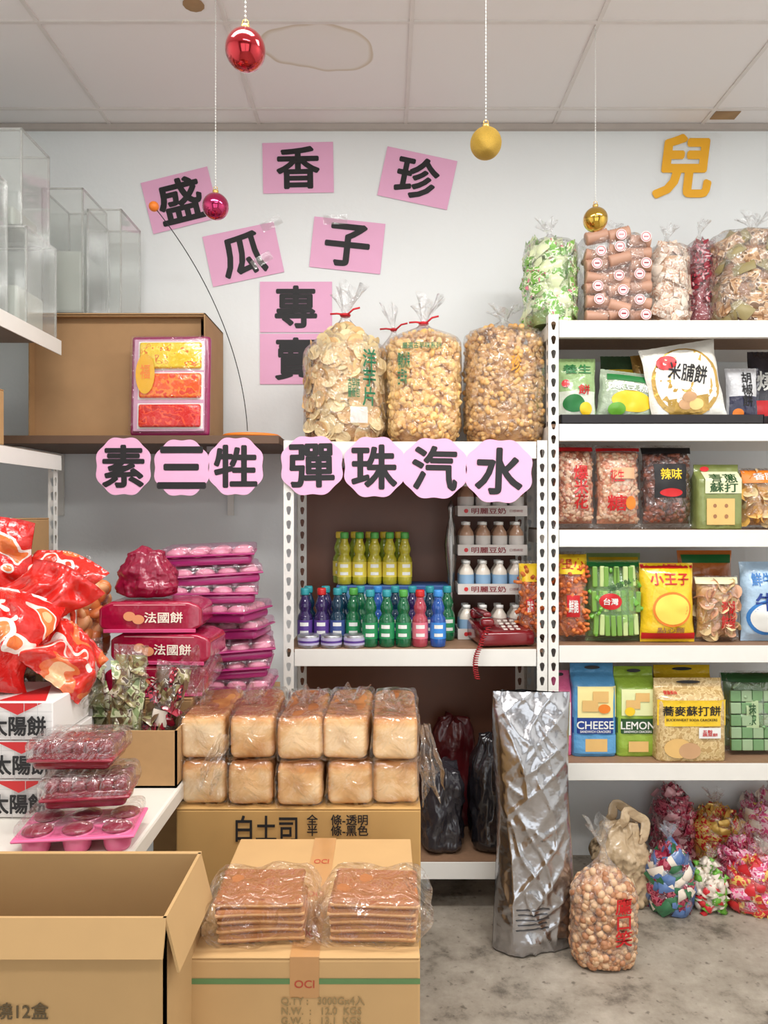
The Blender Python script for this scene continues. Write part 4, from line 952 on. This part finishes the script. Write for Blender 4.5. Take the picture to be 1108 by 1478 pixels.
def cp(loc,rz,lab):
    w,d,h=.27,.16,.085;root=thing('cake_pack',lab,'cake pack',loc,(0,0,rz),group='crimson cake packs in a stack');mb=MB()
    def wob(q):
        u=abs(q.x)/(w/2);s=1-.45*max(0,u-.82)/.18
        return Vector((q.x*1.03,q.y,h/2+q.z*s+.0015*math.sin(q.x*120)*u))
    mb.add(rcube(w,d,h,.010,20,wob),CP)
    fl=lambda x,z,o=0:(x,-d/2-o-.001,z)
    decals(mb,w,h,fl,[('r',0,.90,.72,.02,RP2),('t','法國餅',.14,.5,.38,.34,W1),('e',-.2,.54,.06,.15,mat('bun_gold',(225,150,105),.5)),('e',-.11,.44,.06,.15,mat('bun_gold',(225,150,105),.5))])
    part('wrapper',mb,root)
    mb=MB();mb.add(box(w*.92,.004,.010,0,-d/2-.003,.006,.001,1),mat('rose_tray',(206,70,120),.4),False);part('tray_rim',mb,root)
for i in range(3):cp((X(224,2.02)+(0,.02,-.014)[i],2.09,.917+i*.087),(.07,-.07,.03)[i],'crimson wrapped cake pack with pale lettering')
crumple('plastic_bag','small crumpled dark crimson plastic bag on cake packs','plastic bag',168,256,798,1.18,2.04,.12,mat('deep_crimson_plastic',(140,12,52),.3,bump=.9,bs=16,coat=.5),9,.26,.5,.6,fine=.8)
carton('cardboard_box','tall cardboard box on floor under magenta trays',-.70,-.36,2.24,2.57,0,.83,tape=False)
MGL=film('pale_magenta_clear',(1,.8,.92),lo=.08,hi=.5,bs=24,bump=.8,milk=.05)
root=thing('pastry_tray','translucent magenta cup tray with egg pastries, stacked','pastry tray',(-.5,2.4,.832),group='magenta pastry trays in a stack')
MGP=mat('magenta_plastic',(186,44,122),.3,coat=.5,trans=.2)
mb=MB();mb.add(box(.29,.2,.006,0,0,.034,.003),MGP,False);mb.add(box(.27,.18,.030,0,0,.017,.012,3),MGP);part('tray',mb,root)
mb=MB()
for i in range(4):
    for j in range(3):mb.add(sphere(.031,12,8,0,1,1,.55),mat('egg_pastry',(220,170,176),.5),True,Matrix.Translation(((i-1.5)*.068,(j-1)*.062,.038)))
part('pastries',mb,root,kind='stuff')
mb=MB();mb.add(rcube(.285,.195,.026,.008,16,lambda q:q+Vector((0,0,.048))+.007*noise.noise(q*30)*q.normalized()),MGL);part('clear_lid',mb,root)
for i in range(1,8):
    dup(root,((-.5+R.uniform(-.035,.03)) if i<5 else (-.55+R.uniform(-.02,.02)),2.4+R.uniform(-.015,.015),.832+i*.060),(R.uniform(-.04,.04),R.uniform(-.06,.06),R.uniform(-.3,.3)))
# red snack bags pile
carton('cardboard_box','cardboard box on table under red snack bags',-1.10,-.885,1.88,2.16,ZTB,1.0,tape=False)
RB=foil('pack_vivid_red',(206,32,24),rough=.24,bump=.9,bs=14);gr_='red and orange snack bags heaped beside the rack'
PWH=foil('pack_white',(238,234,224),.3);CO=mat('cake_orange',(226,130,70),.45,coat=.3);CPx=mat('cake_peach',(236,170,116),.45,coat=.3)
PRA=patchy('printed_red_film',[(0,(236,226,216)),(.36,(206,30,24)),(.60,(232,224,214)),(.64,(226,120,60)),(.7,(240,180,130))],11,.24,seed=1,bump=.8)
PRB=patchy('printed_red_orange_film',[(0,(238,190,140)),(.36,(226,110,56)),(.44,(210,40,28)),(.62,(236,226,216)),(.68,(214,60,36))],12,.24,seed=5,bump=.8)
def redbag(lab,loc,w,h,t,m,dec,rot,seed):
    mb=MB()
    base=pillow_geo(w,h,t,seed,.05,.034,2.6,.12)
    def mp(x,z,off=0,side=-1):
        q=base(x,z,off,side);v=z/h
        # slump: sag and fold
        return (q[0]+.02*math.sin(v*5+seed)+.012*math.sin(q[0]*30+v*4),q[1]+.035*math.sin(v*4+seed*1.7)+.02*math.sin(q[0]*14+seed),q[2]-.5*q[0]*q[0]*4*v)
    pillow_mesh(mb,w,h,t,m,seed,44,48,mp=mp);decals(mb,w,h,mp,dec)
    return thing('snack_bag',lab,'snack bag',loc,rot,mb,gr_)
redbag('glossy red snack bag with white and orange print, slumped on boxes',(-.93,1.71,1.004),.25,.25,.13,PRA,[('e',.1,.5,.2,.14,PWH),('e',.1,.5,.14,.1,CO)],(-.35,.12,.2),61)
redbag('orange printed snack bag drooping over white boxes',(-.80,1.74,1.004),.19,.18,.10,PRB,[],(-.65,.65,.3),62)
redbag('tall glossy red snack bag standing in heap',(-1.01,1.93,1.012),.23,.40,.12,PRA,[('e',-.05,.66,.2,.1,PWH)],(-.08,-.05,.1),63)
redbag('orange red snack bag tilted in heap',(-.94,2.0,1.012),.21,.31,.11,PRB,[('e',.05,.7,.22,.1,RB)],(-.12,.30,-.1),64)
redbag('small glossy red snack bag folded over heap',(-.90,1.80,1.10),.20,.22,.08,RB,[('e',.05,.4,.22,.16,PWH),('e',.05,.4,.14,.1,CPx)],(-.2,.5,.2),66)
sack('snack_sack','clear slumped bag of round orange cakes with red print','snack bag',(X(104,2.10),2.11,1.002),.16,.13,.26,.03,lambda:p_ball(.026,1,1,.6,12,8),130,[CO,CPx],CO,tie=None,seed=31,top=.78,group=gr_,stext=[('e',-.25,.75,.2,.14,RB),('e',.3,.25,.12,.1,RB)],fill=.9,tilt=.08)
carton('cardboard_box','cardboard box standing on side rack shelf',-1.42,-1.14,2.28,2.52,1.202,1.4,tape=False)
carton('cardboard_box','brown cardboard box on upper shelf of side rack',-1.5,-1.15,2.0,2.24,1.622,1.79,tape=False)
# ================================================================= BREAD
zb=.682;dB=1.84
carton('cardboard_box','cardboard box printed with bread lettering under loaves',X(254,dB),X(607,dB),dB,2.16,.33,zb,[('t','白土司',-.13,.86,.25,.18,BLK),('t','全    條-透明\n半    條-黑色',.16,.885,.25,.15,BLK)],m=mat('kraft_bread_box',(192,150,90),.75,var=.06),tape=False)
carton('cardboard_box','plain cardboard box on floor supporting bread box',X(254,dB)+.01,X(607,dB)-.01,dB+.01,2.16,0,.329,tape=False)
bm3=bpy.data.materials.new('bread_crust');bm3.use_nodes=True;N=bm3.node_tree.nodes;L=bm3.node_tree.links;b=N['Principled BSDF']
tc=N.new('ShaderNodeTexCoord');sx=N.new('ShaderNodeSeparateXYZ');L.new(tc.outputs['Generated'],sx.inputs[0])
nz=N.new('ShaderNodeTexNoise');nz.inputs['Scale'].default_value=9;nz.inputs['Detail'].default_value=5
oi=N.new('ShaderNodeObjectInfo');va=N.new('ShaderNodeVectorMath');va.operation='ADD';L.new(tc.outputs['Object'],va.inputs[0]);L.new(oi.outputs['Location'],va.inputs[1]);L.new(va.outputs[0],nz.inputs['Vector'])
def mth(op,a,b2=None,c=None):
    n=N.new('ShaderNodeMath');n.operation=op
    for i,k in enumerate((a,b2,c)):
        if k is None:continue
        if isinstance(k,(int,float)):n.inputs[i].default_value=k
        else:L.new(k,n.inputs[i])
    return n.outputs[0]
ax=mth('ABSOLUTE',mth('SUBTRACT',sx.outputs['X'],.5))
az=mth('ABSOLUTE',mth('SUBTRACT',sx.outputs['Z'],.5))
ed=mth('MULTIPLY',mth('MAXIMUM',mth('SUBTRACT',mth('MAXIMUM',ax,az),.40),0),3.4)
tp=mth('MULTIPLY',mth('MAXIMUM',mth('SUBTRACT',sx.outputs['Z'],.74),0),2.0)
nn=mth('MULTIPLY',mth('MAXIMUM',mth('SUBTRACT',nz.outputs['Fac'],.5),0),1.6)
tot=mth('ADD',mth('ADD',ed,tp),mth('ADD',nn,mth('MULTIPLY',oi.outputs['Random'],.16)))
cr=N.new('ShaderNodeValToRGB');E=cr.color_ramp.elements;E[0].color=lin((246,220,180));E[1].color=lin((142,82,38));e=E.new(.22);e.color=lin((234,192,138));e=E.new(.5);e.color=lin((204,144,84));L.new(tot,cr.inputs[0])
L.new(cr.outputs[0],b.inputs['Base Color']);b.inputs['Roughness'].default_value=.6;b.inputs['Subsurface Weight'].default_value=.03
bp=N.new('ShaderNodeBump');bp.inputs['Strength'].default_value=.15;L.new(nz.outputs['Fac'],bp.inputs['Height']);L.new(bp.outputs[0],b.inputs['Normal'])
lw_,lh_=.119,.112
LF=film('loaf_film',lo=.03,hi=.6,rough=.10,bs=20,bump=1.0)
def loaf(loc,s):
    root=thing('bread_loaf','golden white-bread loaf in clear plastic bag','bread',loc,(0,0,0),group='bread loaves stacked on cardboard box')
    mb=MB()
    def fn(q):
        k=.008*noise.noise(Vector((q.x*16+s*3,q.y*9,q.z*16)))
        dome=.004*(1-(2*q.x/lw_)**2)*(1 if q.z>0 else 0)
        yy=q.y+(.006*noise.noise(Vector((q.x*22,q.z*22,s)))-.004*(1-(2*q.x/lw_)**2)*(1-(2*q.z/lh_)**2))*(1 if q.y<0 else -1)
        return Vector((q.x*(1+k*5),yy,q.z*(1+k*3)+lh_/2+dome-.002))
    mb.add(rcube(lw_-.007,.29,lh_-.006,.017,20,fn),bm3);part('loaf',mb,root)
    mb=MB()
    def f2(q):
        k=.013*noise.noise(Vector((q.x*26+s,q.y*16,q.z*26+s)));q=q+q.normalized()*k;return Vector((q.x,q.y,max(.0,q.z+lh_/2)))
    mb.add(rcube(lw_+.002,.315,lh_+.002,.012,26,f2),LF);part('plastic_film',mb,root);return root
Ls=[loaf((0,0,0),s) for s in (1,2,3)]
x00=X(254,dB)+.062
placed=set()
for r_ in range(2):
    for k in range(5):
        loc=(x00+k*.1215+R.uniform(-.003,.003),2.0+R.uniform(-.009,.009),zb+.001+r_*.114);i=(k*2+r_)%3;src=Ls[i]
        if i not in placed:src.location=loc;placed.add(i)
        else:dup(src,loc,(0,R.uniform(-.02,.02)*r_,R.uniform(-.05,.05)))
def fan(name,label,loc,w,h,seed,rot=(0,0,0),d=.05):
    v=[];f=[];n=26;m=12
    for j in range(m+1):
        for i in range(n+1):
            u=i/n-.5;t=j/m;x=u*w*(.35+.65*t)
            y=d*math.sin(u*22+seed)*(.25+.5*t)+.02*noise.noise(Vector((u*6,t*5,seed)));z=h*t*(1+.25*math.sin(u*13+seed))
            v.append((x,y,z))
    for j in range(m):
        for i in range(n):a=j*(n+1)+i;f.append((a,a+1,a+n+2,a+n+1))
    mb=MB();mb.add((v,f),FILMC);return thing(name,label,'plastic bag',loc,rot,mb,'crinkled plastic bag ends')
for i,px in enumerate((290,362,440,505,575)):
    fan('plastic_bag_end','crinkled clear bag end gathered on bread loaf',(X(px,1.95),1.94+R.uniform(-.05,.06),zb+.228),.11,.06,i,(R.uniform(.3,.9),0,R.uniform(-.5,.5)),.015)
fan('plastic_bag_end','loose clear bag end drooping over bread front',(X(322,1.82),1.825,zb+.19),.06,.12,11,(pi*.97,.3,0),.014)
fan('plastic_bag_end','loose clear bag end drooping over bread front',(X(612,1.88),1.87,zb+.20),.09,.16,13,(pi*.97,-.1,.6),.02)
fan('plastic_bag_end','crinkled clear bag end spilling from small box',(X(120,1.83),1.815,ZTB+.19),.1,.07,15,(.5,.2,0),.02)
fan('plastic_bag_end','crinkled clear bag end beside crimson packs',(X(285,2.0),1.98,.93),.12,.12,17,(.3,.2,.2),.02)
# ================================================================= FRONT CARTON + TOAST
x0,x1=-.335,.062
GTX=mat('carton_faint_ink',(146,122,80),.7);GS=mat('carton_green',(92,126,76),.6)
OT=mat('orange_marked_tape',(186,138,88),.3,coat=.4)
carton('cardboard_box','cardboard box with green stripe and weight lettering under toast',x0,x1,1.27,1.73,.33,.655,[('r',0,.875,1,.03,GS),('t','Q.TY :   3000Gx4入\nN.W.  :   12.0  KGS\nG.W.  :   13.1  KGS',.08,.725,.36,.15,GTX)],m=mat('kraft_front_box',(192,154,104),.75,var=.06),tape_m=OT,tape_text='OCI')
carton('cardboard_box','plain cardboard box on floor below striped box',x0+.005,x1-.005,1.28,1.73,0,.329,tape=False)
TO1=mat('toast_crust',(164,102,56),.7,var=.12,vs=14,bump=.15,bs=90);TO2=mat('toast_crumb',(212,160,108),.75,var=.08,bump=.15,bs=120)
TF=film('toast_film',lo=.04,hi=.6,rough=.1,bs=26,bump=1.0)
def toast(xc,yc,zc,rz,lab):
    root=thing('sliced_toast_bag',lab,'bread bag',(xc,yc,zc),(0,0,rz),group='bags of sliced toast on the box')
    w,d,h=.155,.125,.0155;z=.001
    for k in range(5):
        mb=MB();dx=R.uniform(-.005,.005)
        def fn(q):return Vector((q.x*(1+.02*math.sin(q.y*40+k)),q.y,q.z+.0015*math.sin(q.x*30+k)-.15*q.x*q.x))
        mb.add(rcube(w,d,h,.0074,14,fn),TO1)
        mb.add(rcube(w*1.002,d*1.002,h*.36,.002,14,lambda q:fn(q)),TO2)
        part('bread_slice',mb,root,loc=(dx,R.uniform(-.004,.004),z+h/2),rot=(0,R.uniform(-.02,.02),R.uniform(-.03,.03)));z+=h-.0005
    H=z
    mb=MB()
    def f2(q):
        u=abs(q.x)/(w/2+.024);s=1-.75*max(0,u-.8)/.2
        k=.015*noise.noise(Vector((q.x*28+rz*9,q.y*20,q.z*30)));q=q+q.normalized()*k
        return Vector((q.x,q.y,max(.0005,(q.z)*s+H/2)))
    mb.add(rcube(w+.048,d+.028,H+.010,.015,30,f2),TF);part('plastic_film',mb,root)
    return root
toast(X(380,1.37),1.365,.6575,.06,'clear bag of brown-edged sliced toast on box')
toast(X(540,1.37),1.365,.6575,-.05,'crinkled clear bag of sliced toast beside another bag')
# ================================================================= FRONT OPEN CARTON
ocarton('open_cardboard_box','large open cardboard box with folded-out flaps',-.86,-.33,1.12,1.335,.40,.805,[('f',160,.055),('r',166,.085),('b',172,.1),('l',150,.1)],m=mat('kraft_open_box',(182,146,98),.8,var=.06),mi=KRAFTIN,dec=[('t','燒12盒',.09,.655,.15,.062,mat('carton_dark_ink',(90,74,48),.7))])
carton('cardboard_box','plain cardboard box on floor under open box',-.86,-.34,1.13,1.33,0,.399,tape=False)
# ================================================================= LIGHT / CAMERA
def area(name,loc,sx_,sy_,pw,col=(1,.985,.96),rot=(0,0,0)):
    l=bpy.data.lights.new(name,'AREA');l.shape='RECTANGLE';l.size=sx_;l.size_y=sy_;l.energy=pw;l.color=col
    o=bpy.data.objects.new(name,l);COL.objects.link(o);o.location=loc;o.rotation_euler=rot
area('ceiling_lamp',(-.4,1.2,2.97),1.2,.3,34);area('ceiling_lamp',(1.2,1.3,2.97),1.2,.3,40);area('ceiling_lamp',(.3,-.3,2.97),1.2,.3,32)
wd=bpy.data.worlds.new('world');SC.world=wd;wd.use_nodes=True;bg=wd.node_tree.nodes['Background'];bg.inputs[0].default_value=(.94,.98,1,1);bg.inputs[1].default_value=1.9
cam=bpy.data.cameras.new('camera');co=bpy.data.objects.new('camera',cam);COL.objects.link(co)
cam.sensor_fit='VERTICAL';cam.sensor_height=36;cam.lens=36*1067/1478;co.location=(0,0,CH);co.rotation_euler=(pi/2,0,0);cam.clip_start=.05
SC.camera=co
SC.view_settings.view_transform='Standard'
